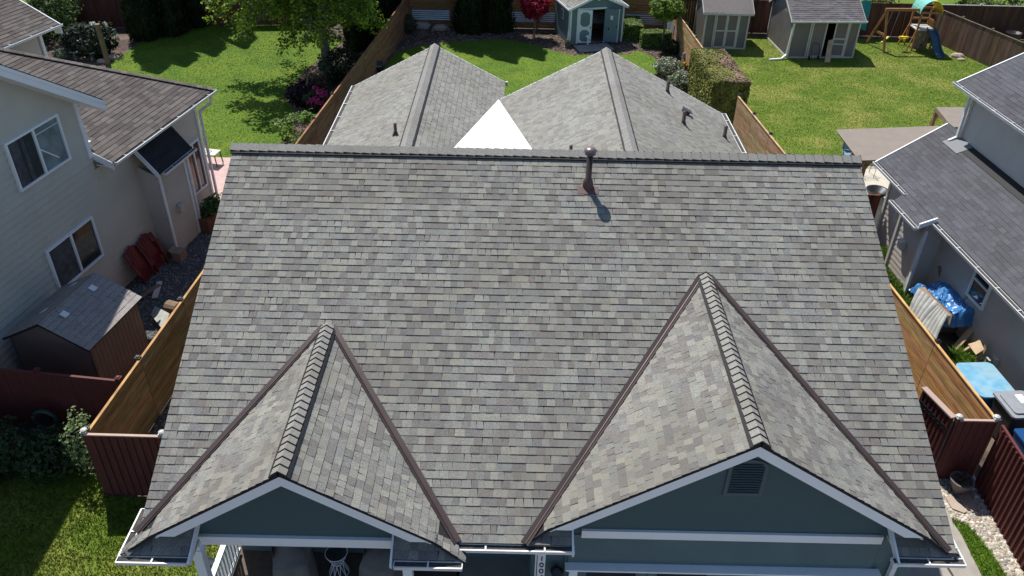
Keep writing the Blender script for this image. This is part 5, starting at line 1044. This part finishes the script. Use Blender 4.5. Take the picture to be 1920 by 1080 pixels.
# clipped hedges
def hedge(c, size, ang, label, n, cols, seed, leaf=.045, topcols=None):
    r = random.Random(seed); c = Vector(c); o = thing('clipped_hedge', c, label, 'hedge'); ax = Vector((math.cos(ang), math.sin(ang), 0)); ay = Vector((-ax.y, ax.x, 0))
    s = MB()
    for k in range(3): s.tube([c + ax * (k - 1) * size[0] * .3, c + ax * (k - 1) * size[0] * .3 + Z * size[2] * .8], [.04, .02], 6)
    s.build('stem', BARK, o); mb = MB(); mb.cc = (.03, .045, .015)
    # inner mass of foliage, slightly wavy
    N = 10; 
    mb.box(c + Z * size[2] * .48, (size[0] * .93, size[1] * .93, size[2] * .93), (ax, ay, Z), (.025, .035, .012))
    for i in range(n):
        k = r.choices((0, 1, 2, 3, 4), (size[1] * size[2], size[1] * size[2], size[0] * size[2], size[0] * size[2], size[0] * size[1] * 1.3))[0]
        x, y, z = r.uniform(-.5, .5), r.uniform(-.5, .5), r.uniform(0, 1); wv = .03 * math.sin(x * 9 + seed) + .03 * math.sin(y * 11)
        if k < 2: x = (-.5, .5)[k]; nn = ax * (-1, 1)[k]
        elif k < 4: y = (-.5, .5)[k - 2]; nn = ay * (-1, 1)[k - 2]
        else: z = 1; nn = Z
        rad_ = .12; ex_ = max(0, abs(x) * 2 - .9) * max(0, z - .9) * 8
        p = c + ax * x * size[0] + ay * y * size[1] + Z * (z * size[2] - ex_ * .2) + nn * (r.uniform(-.05, .02) + wv * .6)
        nr = (nn + Vector((r.uniform(-1, 1), r.uniform(-1, 1), r.uniform(-1, 1))) * .75 + Z * .3).normalized(); a = nr.orthogonal().normalized(); a.rotate(Matrix.Rotation(r.uniform(0, 6.28), 3, nr)); b = nr.cross(a); sz = leaf * r.uniform(.6, 1.4)
        cs = cols
        if topcols and k == 4 and (x + .18 * math.sin(y * 9 + x * 5)) > .12 + .25 * (y + .1): cs = topcols
        elif topcols and k == 4: cs = list(topcols[:1]) + list(cols) if r.random() < .3 else cols
        col = r.choice(cs); j = r.uniform(.75, 1.25) * (1 + .25 * math.sin(x * 13 + y * 7) * math.sin(z * 9 + y * 5)); mb.add([p + a * sz, p + b * sz * .45, p - a * sz, p - b * sz * .45], [(0, 1, 2, 3)], tuple(v * j for v in col))
    mb.build('foliage', LEAFD, o); return o
hedge(at(1184, 78, 0) + Vector((.1, 1.0, 0)), (.95, 1.9, .85), 0, 'narrow box hedge against the right side of the blue shed', 4000, ((.13, .20, .035), (.10, .16, .03), (.17, .24, .05)), 1)
hedge(at(1226, 92, 0) + Vector((.1, .5, 0)), (1.55, .9, .8), 0, 'wide box hedge under the lime green globe tree', 4200, ((.12, .18, .035), (.09, .15, .03), (.15, .21, .05)), 2)
hedge(((7.98 + 9.5) / 2 , 35.0, 0), (1.5, 4.3, 2.0), R(3), 'large boxy clipped hedge with browned top between the two lawns', 34000, ((.16, .18, .035), (.12, .14, .028), (.20, .21, .045), (.24, .22, .06)), 3, .06, [(.24, .17, .10), (.20, .13, .085), (.30, .21, .14)])
# shrubs
WHT = ((.62, .62, .52), (.5, .52, .42), (.7, .68, .6))
shrub('variegated_shrub', at(1252, 140, 0), (.72, .6, .38), 1700, .055, ((.14, .20, .08), (.09, .14, .05), (.30, .34, .22)), 'pale variegated shrub beside the yellow flowers and tan fence', seed=11, petals=(700, .045, WHT, 0))
shrub('variegated_shrub', at(1277, 166, 0), (.62, .55, .40), 1700, .055, ((.12, .18, .07), (.08, .13, .045), (.26, .30, .19)), 'pale variegated shrub touching the big clipped hedge', seed=12, petals=(600, .045, WHT, 0))
shrub('dark_shrub', at(1256, 100, 0), (.55, .5, .35), 1100, .06, ((.03, .06, .018), (.05, .08, .025)), 'dark low shrub in shade behind the globe tree trunk', seed=13)
shrub('yellow_flowers', at(1277, 128, 0), (.3, .25, .18), 260, .05, ((.10, .15, .04), (.2, .05, .06)), 'small yellow and maroon flowers at the foot of the tan fence', seed=14, petals=(130, .05, ((.8, .6, .03), (.75, .65, .1)), 0))
fg = at(1280, 120, 0); o = thing('garden_figure', fg, 'small pale garden statue beside the yellow flowers', 'statue'); mb = MB(); mb.lathe(fg, [(.12, 0), (.13, .1), (.08, .3), (.10, .38), (.05, .45), (.085, .52), (.02, .6)], 10); mb.build('figure', mat('statue_grey', (.30, .32, .38), rough=.6), o, True)
shrub('dark_bush', at(640, 150, 0), (1.0, .9, .75), 2600, .08, ((.05, .09, .04), (.03, .06, .022), (.10, .14, .08)), 'rounded grey green rhododendron between the maple trunk and fence', seed=15, petals=(220, .05, ((.20, .25, .2), (.28, .32, .26)), 0))
shrub('purple_shrub', at(572, 195, 0), (.8, .7, .5), 2000, .07, ((.035, .022, .03), (.05, .028, .04), (.02, .015, .02)), 'dark purple leaved shrub left of the pink flowers', seed=16)
shrub('pink_rhododendron', at(604, 208, 0), (.72, .6, .5), 900, .08, ((.05, .09, .03), (.03, .06, .02)), 'rhododendron covered in magenta pink flowers at the fence', seed=17, petals=(1300, .06, ((.80, .05, .28), (.85, .10, .38), (.62, .03, .18)), 18))
shrub('lime_shrub', at(562, 262, 0), (1.0, .8, .55), 2400, .07, ((.20, .32, .07), (.14, .26, .04), (.28, .38, .12)), 'airy lime green shrub leaning over the left fence near the main roof', seed=18, clumps=26)
shrub('bark_pile_shrub', at(600, 160, 0), (.7, .6, .2), 500, .08, ((.16, .11, .07), (.10, .07, .05), (.22, .17, .1)), 'heap of dry brown twigs and bark at the maple foot', seed=19, cat='twig heap')
o = thing('garden_branch', at(590, 195, 0), 'pale curved dead branch standing in the purple shrub', 'branch'); mb = MB(); b_ = at(592, 196, .1); mb.tube([b_, b_ + Vector((-.1, .1, .45)), b_ + Vector((-.32, .2, .8)), b_ + Vector((-.3, .3, 1.15))], [.035, .03, .02, .012], 6); mb.build('dead_branch', mat('grey_branch', (.35, .33, .31), rough=.8), o)
shrub('white_flower_shrub', at(172, 105, 0), (1.3, 1.0, .8), 2400, .10, ((.025, .045, .025), (.018, .032, .018)), 'dark shrub behind the wooden post in the top left bed', seed=20)
o = shrub('white_rose', at(206, 100, 0), (.65, .5, .8), 160, .1, ((.05, .09, .04),), 'white flowered climber on the wooden post', seed=21, petals=(120, .10, ((.7, .72, .68), (.6, .64, .6)), 6))
pb = at(203, 120, 0); tag((lambda mb: (mb.tube([pb, pb + Vector((-.02, 0, 1.95))], [.13, .12], 10), mb.build('wooden_post', LUMD, None))[1])(MB()), 'stout round wooden post at the edge of the left lawn', 'post')
ub = at(160, 112, 0); o = thing('garden_urn', ub, 'pale stone urn standing on a low table in the dark top left bed', 'urn'); mb = MB(); mb.lathe(ub + Z * .42, [(.12, 0), (.24, .15), (.26, .3), (.14, .48), (.20, .56), (.14, .58)], 12); mb.build('urn_body', mat('urn_stone', (.36, .37, .38), rough=.8), o, True)
mb = MB(); mb.box(ub + Z * .40, (1.3, .35, .05)); mb.box(ub + Z * .2 - X * .4, (.1, .3, .38)); mb.box(ub + Z * .2 + X * .4, (.1, .3, .38)); tag(mb.build('stone_bench', mat('bench_stone', (.26, .27, .28), rough=.8), None), 'low stone bench carrying the pale urn', 'bench')
shrub('low_plant', at(125, 112, 0), (.6, .4, .25), 500, .08, ((.06, .10, .05), (.16, .20, .14)), 'low pale leaved plant near the far beige house wall', seed=22)
for k, (u, v, s_, lb) in enumerate(((212, 110, .3, 'round pale stone right of the wooden post'), (193, 116, .22, 'squarish tan stone left of the wooden post base'), (1794, 107, .30, 'large pale rock at the foot of the slanted brown fence'), (1802, 113, .18, 'small pale rock nearest the camera below the slanted brown fence'), (790, 51, .42, 'long tan boulder in the dark bed by the back fence'), (826, 55, .4, 'flat tan boulder right of the long one in the dark bed'))):
    p = at(u, v, 0); r = random.Random(k); mb = MB(); n = 9; V = []; 
    prof = [(1, 0), (.95, .35), (.6, .62), (.15, .7)]
    for rr, z in prof:
        for i in range(n): a = 2 * math.pi * i / n; V.append(p + Vector((math.cos(a) * rr * s_ * 1.3 * r.uniform(.85, 1.1), math.sin(a) * rr * s_ * .8 * r.uniform(.85, 1.1), z * s_)))
    F = [(j * n + i, j * n + (i + 1) % n, (j + 1) * n + (i + 1) % n, (j + 1) * n + i) for j in range(3) for i in range(n)] + [tuple(range(3 * n, 4 * n))]; mb.add(V, F); tag(mb.build('garden_rock', FLAG, None), lb, 'rock')
# dark corner bits
shrub('small_shrub', at(765, 62, 0), (.5, .5, .5), 500, .07, ((.05, .08, .03), (.08, .10, .06)), 'small dark shrub in the shady left corner of the middle yard', seed=24)
gr_ = at(705, 140, 0); o = thing('barbecue', gr_, 'black covered barbecue between the left fence and the rear gable', 'barbecue'); mb = MB(); rbox(mb, gr_, .7, .5, .4, .95, .05, ax=(X, Y)); mb.build('cart', BLACK, o); mb = MB(); mb.tube([gr_ + Vector((-.35, 0, .43)), gr_ + Vector((.35, 0, .43))], .24, 14); mb.build('hood', LAMPM, o, True); mb = MB(); mb.tube([gr_ + Vector((-.3, -.27, .5)), gr_ + Vector((.3, -.27, .5))], .018, 6); mb.build('handle', GALV, o)
# conifers giving the deep shade at the top
G1 = 'tall dark conifers along the back fences'
for k, (u, v, h_, rd, n_, lb) in enumerate(((882, 58, 9.0, .95, 7500, 'dark column conifer left of the red maple, the left one of the pair'), (932, 56, 8.6, .98, 7500, 'dark column conifer left of the red maple, the right one of the pair'),
        (668, 92, 8.5, .75, 5000, 'dark column conifer close behind the maple trunk along the left fence'), (692, 78, 8.8, .8, 5500, 'dark column conifer at the left fence, between the other two there'), (722, 48, 9.0, .9, 5500, 'dark column conifer at the far end of the left boundary fence'),
        (275, 72, 9.0, .95, 6500, 'dark column conifer on the left lawn edge, nearest the wooden post'), (322, 62, 9.0, .95, 6000, 'dark column conifer in the middle of the row above the left lawn'), (372, 46, 9.0, .95, 5500, 'dark column conifer behind the left tips of the maple crown'), (425, 34, 9.0, .95, 5000, 'dark column conifer hidden mostly by the maple crown'))):
    conifer(at(u, v, 0), h_, rd, n_, lb, k + 1, group=G1)
for k, (x, y, h_, lb) in enumerate(((-5.2, 48.0, 11.5, 'tall dark conifer beyond the steel lined back fence, left'), (-3.4, 48.4, 12, 'tall dark conifer beyond the steel lined back fence, right'), (-7.6, 49.0, 12, 'tall dark conifer beyond the back fence behind the left boundary corner'))):
    conifer((x, y, 0), h_, 1.15, 5000, lb, 20 + k, group=G1)
r = random.Random(5)
for k, (x, y, s_, lb) in enumerate(((-24.5, 43.2, 1.3, 'leafy tree at top left edge, nearest the far house roof'), (-22.6, 46.8, 1.2, 'leafy shrub tree behind the reddish fence at top left'))):
    shrub('leafy_tree', (x, y, 0), (s_, s_, 1.4), 2600, .10, ((.10, .17, .04), (.06, .11, .025), (.2, .26, .1)), lb, 'tree', seed=40 + k)
# hedge row beyond the back fence on the right
for k in range(9):
    x = 12.6 + k * 2.35; c_ = ((.20, .26, .07), (.13, .19, .045), (.28, .32, .12)) if k < 7 else ((.03, .05, .02), (.05, .07, .03))
    shrub('hedgerow_shrub', (x, 48.4 + .5 * math.sin(k * 2), 0), (1.5, 1.2, 1.0), 1500, .11, c_, '%s shrub beyond the back fence, %s' % (('pale', 'dark')[k >= 7], ('between the two grey sheds', 'behind the left grey shed', 'at the open grey shed left end', 'behind the open grey shed ridge', 'above the teal tarp', 'above the swing beam', 'above the slide tower canopy', 'right of the slide tower canopy', 'at the far right corner')[k]), 'shrub', seed=50 + k, clumps=30, group='shrubs beyond the back fence', zc=1.25)

# ---- maple
mb_c = at(617, 147, 0); MT = thing('maple_tree', mb_c, 'large bright green maple with hanging leafy branches over the left lawn', 'tree')
r = random.Random(77); t = MB(); t.tube([mb_c, mb_c + Vector((-.02, 0, 1.3)), mb_c + Vector((-.1, .1, 2.6)), mb_c + Vector((-.3, .2, 4.2)), mb_c + Vector((-.6, .3, 6.2)), mb_c + Vector((-.8, .3, 8.2))], [.27, .22, .19, .15, .09, .03], 12); t.build('trunk', BARK, MT, True)
f = MB(); lm = MB(); MC = ((.17, .28, .016), (.12, .21, .012), (.23, .35, .022), (.32, .44, .04), (.07, .12, .01))
def droop_branch(p0, ang, ln, rise, dr, sz=1):
    P = []; k = 9
    for i in range(k + 1):
        s_ = i / k; P.append(p0 + Vector((math.cos(ang) * ln * s_, math.sin(ang) * ln * s_, rise * math.sin(s_ * 2.2) - dr * s_ ** 2.2)))
    lm.tube(P, [.06 * (1 - i / k) + .008 for i in range(k + 1)], 5)
    for i in range(2, k + 1):
        m2 = int(5 + 3 * sz)
        for j in range(m2):
            a2 = ang + r.uniform(-1.3, 1.3); l2 = r.uniform(.25, .85) * sz; q = P[i] + Vector((math.cos(a2) * l2, math.sin(a2) * l2, r.uniform(-.35, .15)))
            lm.tube([P[i], q], [.012, .005], 3)
            leaf_cluster(f, r, q, (.24, .24, .19), 12, .075, MC, up=.8, flat=1.3)
for z0, n, ln, rise, dr in ((2.9, 6, 2.6, .6, 1.0), (3.5, 8, 3.2, .7, 1.2), (4.2, 9, 3.3, .8, 1.0), (5.0, 9, 3.2, .9, .9), (5.9, 8, 2.9, .9, .7), (6.7, 7, 2.3, .9, .5), (7.5, 6, 1.6, .8, .3)):
    for i in range(n):
        a = 2 * math.pi * (i + r.uniform(-.3, .3)) / n; kx = 1.0 + .28 * max(0, -math.cos(a)) - .32 * max(0, math.cos(a)); 
        droop_branch(mb_c + Vector((-.1 - (z0 - 2.6) * .12, .05 * (z0 - 2.6), z0)), a, ln * kx * r.uniform(.85, 1.12), rise, dr * r.uniform(.7, 1.2))
f.build('crown', LEAF, MT); lm.build('branch', BARK, MT)
mb = MB(); mb.lathe(mb_c + Vector((-.75, -.5, 1.9)), [(.07, 0), (.1, .1), (.1, .25), (.16, .28), (.02, .42)], 10); mb.tube([mb_c + Vector((-.75, -.5, 2.3)), mb_c + Vector((-.75, -.4, 3.3))], .006, 4); tag(mb.build('bird_feeder', TRIMC, None), 'small pale bird feeder hanging in the maple', 'bird feeder')

# ---- front left bushes in the shade
for k, (x, y, rx, h_, lb) in enumerate(((-12.4, 12.9, .9, .5, 'dark bush at the left photo edge under the smooth red fence'), (-11.2, 12.8, .9, .55, 'dark bush in the middle of the shady bed under the red fence'), (-10.1, 12.75, .8, .5, 'dark bush nearest the battened red panel'), (-11.9, 11.9, .8, .35, 'low dark groundcover bush on the edge of the shady lawn'))):
    shrub('shade_bush', (x, y, 0), (rx, .6, h_), 1800, .055, ((.05, .09, .03), (.03, .06, .018), (.08, .12, .05)), lb, seed=60 + k, group='bushes in the shady front bed')
shrub('pale_leaf_shrub', (-9.25, 12.65, 0), (.38, .35, .9), 700, .05, ((.22, .32, .12), (.14, .22, .07), (.30, .38, .2)), 'taller pale leaved shrub at the corner post of the red panel', seed=66)
o = thing('hose_reel', (-10.6, 13.45, 0), 'dark round hose reel hanging on the smooth red fence', 'hose reel'); mb = MB(); mb.tube([Vector((-10.6 + .26 * math.cos(a), 13.55, .75 + .26 * math.sin(a))) for a in [R(q) for q in range(0, 361, 20)]], .05, 6); mb.build('hose', mat('hose_green', (.02, .05, .04), rough=.5), o)
mb = MB(); mb.box((-10.6, 13.6, .75), (.2, .1, .2)); mb.build('hose_bracket', LAMPM, o)
mb = MB(); mb.tube([Vector((-5.95, 7.95, .05)), Vector((-5.6, 8.0, .06)), Vector((-5.5, 8.1, .05))], .05, 7); tag(mb.build('cut_branch', CARD, None), 'short piece of cut wood on the soil below the left gutter corner', 'log')

# ---- grey shed with closed doors, and open shed
def grey_shed(P0, P1, depth, wh, pk, label, doors, tone, seed, roofc=None, slope_front=True):
    A_ = Vector((P0[0], P0[1], 0)); B_ = Vector((P1[0], P1[1], 0)); ax = (B_ - A_); L = ax.length; ax.normalize(); ay = Vector((-ax.y, ax.x, 0)); W = lambda x, y, z: A_ + ax * x + ay * y + Z * z
    o = thing('garden_shed', W(L / 2, depth / 2, 0), label, 'shed'); mb = MB(); x0, x1 = doors; hd = wh - .12
    mb.plate([W(0, 0, 0), W(x0, 0, 0), W(x0, 0, wh), W(0, 0, wh)], -ay, .05); mb.plate([W(x1, 0, 0), W(L, 0, 0), W(L, 0, wh), W(x1, 0, wh)], -ay, .05); mb.plate([W(x0, 0, hd), W(x1, 0, hd), W(x1, 0, wh), W(x0, 0, wh)], -ay, .05)
    for x, s in ((0, -1), (L, 1)): mb.plate([W(x, .05, 0), W(x, depth, 0), W(x, depth, wh), W(x, depth / 2, pk), W(x, .05, wh)], ax * s, .05)
    mb.plate([W(.05, depth - .01, 0), W(L - .05, depth - .01, 0), W(L - .05, depth - .01, wh), W(.05, depth - .01, wh)], ay, .05)
    for i in range(int(depth / .1)): mb.box(W(-.004, .08 + i * .1, wh / 2), (.01, .012, wh), (ax, ay, Z))
    for i in range(int(L / .1)):
        x = .06 + i * .1
        if x < x0 or x > x1: mb.box(W(x, -.003, wh / 2), (.012, .01, wh), (ax, ay, Z))
    mb.build('wall', SHGREY, o); m_ = (pk - wh) / (depth / 2); eo = .16
    for s in (-1, 1):
        y_ = -eo if s < 0 else depth + eo; E0 = W(0, y_, wh - eo * m_ + .02); Ux = ax if s < 0 else -ax
        P = [W(-.15, y_, 0), W(L + .15, y_, 0), W(L + .15, depth / 2, 0), W(-.15, depth / 2, 0)]
        roof_slope(o, 'roof_slope', E0, (Ux.x, Ux.y), m_, [[(p.x, p.y) for p in P]], tone=tone, seed=seed + s, ex=roofc or .14, tab=(.15, .3) if not roofc else (1.3, 1.5), deck=.03, same=.2)
    f = MB(); f.box(W(L / 2, -eo - .02, wh - eo * m_ - .04), (L + .32, .03, .11), (ax, ay, Z))
    for x in (-.16, L + .16):
        f.bar(W(x, -eo, wh - eo * m_ - .03), W(x, depth / 2, pk - .03), .025, .1, up=(0, 0, 1)); f.bar(W(x, depth + eo, wh - eo * m_ - .03), W(x, depth / 2, pk - .03), .025, .1)
    f.build('roof_trim', TRIMC, o); f = MB()
    for x in (.03, L - .03): f.box(W(x, -.02, wh / 2), (.08, .03, wh - .03), (ax, ay, Z))
    f.box(W(-.02, depth - .04, wh / 2), (.03, .08, wh - .03), (ax, ay, Z)); f.box(W(L / 2, -.015, .04), (L, .03, .08), (ax, ay, Z)); f.box(W(-.015, depth / 2, .05), (.03, depth, .1), (ax, ay, Z)); f.build('corner_board', TRIMC, o)
    f = MB(); f.box(W((x0 + x1) / 2, -.02, hd + .02), (x1 - x0 + .16, .03, .07), (ax, ay, Z))
    for x in (x0 - .03, x1 + .03): f.box(W(x, -.02, hd / 2), (.07, .03, hd), (ax, ay, Z))
    f.build('door_frame', TRIMC, o); mb = MB(); mb.box(W(L / 2, depth / 2, .04), (L - .15, depth - .15, .06), (ax, ay, Z)); mb.build('shed_floor', DFLOOR, o); mb = MB(); mb.box(W(L / 2, depth - .3, .9), (L - .4, .3, 1.6), (ax, ay, Z)); mb.build('dark_back_block', DARKIN, o)  # near-black block filling the back of the shed
    return o, W, ax, ay, hd
def shed_door(o, W, ax, ay, hx, wdt, hd, ang, split, hand):
    dv = ax * math.cos(ang) - ay * math.sin(ang); dv = dv * hand; dn = Vector((dv.y, -dv.x, 0)); dn = dn if dn.dot(ay) < 0 else -dn; h0 = W(hx, -.03, 0); mb = MB(); mb.box(h0 + dv * wdt / 2 + Z * (hd / 2 + .05), (wdt, .03, hd - .12), (dv, dn, Z)); do = mb.build('door', TAUPE, o); f = MB()
    for x in (.035, wdt - .035): f.box(h0 + dv * x + Z * (hd / 2 + .05) + dn * .022, (.07, .02, hd - .12), (dv, dn, Z))
    for z in [.12, hd - .04] + split: f.box(h0 + dv * wdt / 2 + Z * z + dn * .022, (wdt - .14, .018, .07), (dv, dn, Z))
    f.build('door_trim', TRIMC, do); return do
p0 = at(1322, 92, 0); p1 = at(1395, 93, 0); p0 = Vector((9.72, 43.4, 0)); p1 = Vector((12.02, 43.38, 0))
o, W, ax, ay, hd = grey_shed(p0, p1, 2.6, 2.0, 2.75, 'grey garden shed with closed double doors and plain felt roof', (.55, 1.75), lambda r: (lambda j: tuple(c * j for c in (.205, .185, .175)))(r.uniform(.97, 1.03)), 130, roofc=1.2)
shed_door(o, W, ax, ay, .56, .59, hd, .0, [hd * .52], 1); shed_door(o, W, ax, ay, 1.74, .59, hd, .0, [hd * .52], -1)
p0 = at(1474, 109, 0); p1 = at(1598, 109, 0)
o, W, ax, ay, hd = grey_shed(p0, p1, 3.4, 2.05, 3.0, 'larger grey shed with shingled roof, white gutter and doors ajar', (1.0, 2.95), lambda r: (lambda j: tuple(c * j for c in (.17, .16, .165)))(r.uniform(.8, 1.2)), 140)
shed_door(o, W, ax, ay, 1.02, .78, hd, .0, [], 1); shed_door(o, W, ax, ay, 2.93, .68, hd, .12, [hd * .38, hd * .52], -1)
gutter(o, W(-.2, -.17, 1.98), W((p1 - p0).length + .2, -.17, 1.98), -ay); mb = MB(); mb.bar(W(-.02, -.2, 1.85), W(-.06, -.1, .2), .09, .09); mb.bar(W(-.06, -.1, .22), W(-.35, -.3, .08), .09, .09); mb.bar(W(-.35, -.3, .07), W(-1.0, -.35, .05), .12, .06); mb.build('downspout', WHITEG, o)
mb = MB(); mb.plate([W(2.0, -.05, .95), W(2.22, -.05, 1.0), W(2.05, -.75, .03), W(1.75, -.75, .03)], (0, -1, .6), .04); tag(mb.build('leaning_board', LUM, None), 'wide tan board leaning in the open doorway of the larger grey shed', 'board')
o2 = thing('hand_cart', W(1.35, -.35, 0), 'thin black two wheeled garden cart frame before the larger grey shed', 'cart'); mb = MB()
for s in (-1, 1): mb.tube([W(1.3 + s * .2, -.6, .05), W(1.32 + s * .2, -.3, .6), W(1.34 + s * .14, -.22, .85)], .014, 5)
mb.tube([W(1.2, -.22, .85), W(1.48, -.22, .85)], .014, 5); mb.build('cart_frame', LAMPM, o2); mb = MB()
for s in (-1, 1): mb.tube([W(1.32 + s * .22, -.3, .12), W(1.32 + s * .25, -.3, .12)], .12, 12)
mb.build('wheel', BLACK, o2)
# teal tarp on the fence
mb = MB(); tp = at(1625, 60, 0); V = []; F = []
for i in range(9):
    for j in range(9): x = 18.05 + i * .14; V.append(Vector((x, 45.9 - .25 * math.sin(i * .9) * .3 - (8 - j) * .015, .45 + j * .19 + .05 * math.sin(i * 1.3))))
for i in range(8):
    for j in range(8): F.append((i * 9 + j, (i + 1) * 9 + j, (i + 1) * 9 + j + 1, i * 9 + j + 1))
mb.add(V + [v + Vector((0, .03, 0)) for v in V], F + [tuple(81 + q for q in f_[::-1]) for f_ in F]); tag(mb.build('teal_tarp', TEAL, None), 'teal tarp hung over the back fence between the shed and swing set', 'tarp')

# ---- swing set
PS = thing('swing_set', (20.2, 43.8, 0), 'wooden swing set with yellow swings, slide tower and green and yellow arched canopy', 'play set')
a_top = Vector((19.25, 43.85, 2.1)); b_top = Vector((21.1, 43.95, 2.1))
mb = MB(); mb.bar(a_top - X * .1, b_top, .1, .14); mb.build('swing_beam', PWOOD, PS)
for q in (Vector((19.39, 43.25, 0)), Vector((19.0, 44.85, 0))): mb = MB(); mb.bar(q, a_top, .09, .09); mb.build('leg', PWOOD, PS)
mb = MB(); mb.bar(Vector((19.34, 43.45, .85)), Vector((19.12, 44.4, .85)), .05, .12); mb.build('cross_brace', PWOOD, PS)
tx0, tx1, ty0, ty1 = 21.05, 22.0, 43.75, 44.75
for x in (tx0, tx1):
    for y in (ty0, ty1): mb = MB(); mb.bar((x, y, 0), (x, y, 2.05), .08, .08); mb.build('tower_post', PWOOD, PS)
mb = MB(); mb.bar((tx0 - .3, ty0 - .05, 0), (tx0, ty0, 1.2), .06, .06); mb.bar((tx0 - .35, ty1, 0), (tx0, ty1, 1.2), .06, .06); mb.build('brace', PWOOD, PS)
mb = MB(); mb.box(((tx0 + tx1) / 2, (ty0 + ty1) / 2, 1.10), (1.0, 1.05, .05)); mb.build('deck_floor', TRIMC, PS)
mb = MB()
for z in (1.45, 2.0): mb.bar((tx0, ty1, z), (tx1, ty1, z), .05, .1); mb.bar((tx1, ty0, z), (tx1, ty1, z), .05, .1)
mb.bar((tx0, ty0, 2.0), (tx1, ty0, 2.0), .05, .1); mb.bar((tx0, ty0, 1.45), (tx0 + .45, ty0, 1.45), .05, .08)
for i in range(5): mb.bar((tx1, ty0 + .15 + i * .18, 1.1), (tx1, ty0 + .15 + i * .18, 1.5), .08, .02)
mb.build('railing', PWOOD, PS)
mb = MB(); mb.plate([(tx0 + .02, ty0 - .02, .1), (tx0 + .75, ty0 - .02, .1), (tx0 + .75, ty0 - .02, 1.05), (tx0 + .02, ty0 - .02, 1.05)], (0, -1, 0), .03); wall = mb.build('climbing_wall', LUMD, PS)
r = random.Random(3)
for k in range(6): mb = MB(); p = Vector((tx0 + .15 + r.random() * .5, ty0 - .06, .2 + k * .14)); mb.lathe(p - Z * .03, [(.02, -.02), (.05, .02), (.02, .06)], 7); mb.build('climbing_hold', (GRNP, MAROON, YEL)[k % 3] if k % 2 else BINL, wall)
for nm, mm, sg in (('green_canopy', GRNP, 0), ('yellow_canopy', YEL, 1)):
    mb = MB(); k = 12; V = []; Rr = .56; cx = (tx0 + tx1) / 2
    y0_, y1_ = (ty0 - .08, (ty0 + ty1) / 2) if sg == 0 else ((ty0 + ty1) / 2, ty1 + .1)
    y0_, y1_ = ty0 - .05, ty1 + .1
    for i in range(k // 2 + 1):
        a = math.pi * (1 - i / k) if sg == 0 else math.pi * (.5 - i / k)
        for y in (y0_, y1_):
            for rr in (Rr, Rr + .03): V.append(Vector((cx + rr * math.cos(a), y, 1.95 + rr * 1.15 * math.sin(a))))
    F = []
    for i in range(k // 2): b = i * 4; F += [(b, b + 4, b + 6, b + 2), (b + 1, b + 3, b + 7, b + 5), (b, b + 1, b + 5, b + 4), (b + 2, b + 6, b + 7, b + 3)]
    mb.add(V, F); mb.build('canopy_half', mm, PS)
mb = MB(); V = []; F = []; k = 10
s0 = Vector((21.75, ty0, 1.12)); s1 = Vector((22.0, 42.35, .12)); sd_ = (s1 - s0); sdx = Vector((1, .1, 0)).normalized()
for i in range(k + 1):
    t_ = i / k; c_ = s0 + Vector((sd_.x * t_, sd_.y * t_, -1.0 * (t_ - .10 * math.sin(t_ * 6.28)) )); c_.z = max(.12, c_.z)
    for x, z in ((-.24, .14), (-.2, .14), (-.17, .0), (.17, .0), (.2, .14), (.24, .14), (.2, -.05), (-.2, -.05)): V.append(c_ + sdx * x + Z * z)
for i in range(k):
    for j in range(8): F.append((i * 8 + j, (i + 1) * 8 + j, (i + 1) * 8 + (j + 1) % 8, i * 8 + (j + 1) % 8))
F += [tuple(range(8)), tuple(range(k * 8, k * 8 + 8))]; mb.add(V, F); mb.build('slide', SLIDE, PS)
for k, x in enumerate((19.75, 20.45)):
    sw = thing_ = None; mb = MB()
    for s in (-1, 1): mb.tube([Vector((x + s * .18, 43.9, 2.05)), Vector((x + s * .2 - .25 * (1 - k), 43.75, .62 if k == 0 else .72))], .012, 4)
    ropes = mb.build('swing_rope', (GALV, PWOOD)[k], PS); mb = MB()
    if k == 0: mb.plate([Vector((x - .52, 43.6, .48)), Vector((x - .42, 43.55, .50)), Vector((x - .02, 43.85, .70)), Vector((x - .1, 43.92, .7))], (-.3, -.2, 1), .02); mb.build('swing_seat', YEL, ropes)
    else: mb.bar((x - .24, 43.75, .70), (x + .24, 43.75, .70), .14, .10); mb.bar((x, 43.6, .62), (x, 43.95, .66), .12, .14); mb.build('glider_seat', YEL, ropes)
# bins behind slanted fence
p = Vector((26.9, 44.9, 0)); o = thing('red_rim_barrel', p, 'round black barrel with maroon rim behind the slanted brown fence', 'barrel'); mb = MB(); mb.lathe(p, [(.34, 0), (.4, .7), (.39, .74), (.25, .62)], 16); mb.build('barrel_body', BINB, o); mb = MB(); mb.tube([p + Vector((.4 * math.cos(a), .4 * math.sin(a), .73)) for a in [R(q) for q in range(0, 361, 20)]], .022, 6); mb.build('rim', MAROON, o)
p = Vector((28.6, 44.8, 0)); o = thing('storage_rack', p, 'dark shelf rack with pale top rail beside the maroon rimmed barrel', 'rack'); mb = MB()
for z in (.25, .6, .95): mb.box(p + Z * z, (1.0, .45, .05))
for a in (-1, 1):
    for b in (-1, 1): mb.box(p + Vector((a * .48, b * .2, .5)), (.05, .05, 1.0))
mb.build('rack_frame', BINB, o); mb = MB(); mb.bar(p + Vector((-.5, -.22, 1.02)), p + Vector((.5, -.22, 1.02)), .05, .05); mb.build('top_rail', BINL, o)
mb = MB(); rbox(mb, (25.6, 45.2, 0), .7, .5, .55, .9, .05); tag(mb.build('storage_tub', BINB, None), 'low dark tub left of the maroon rimmed barrel', 'tub')
mb = MB(); mb.quad((23.6, 45.7, .014), (40, 45.7, .014), (40, 36, .014), (26, 36, .014)); struct('lawn_far_right', mb, LAWN2)
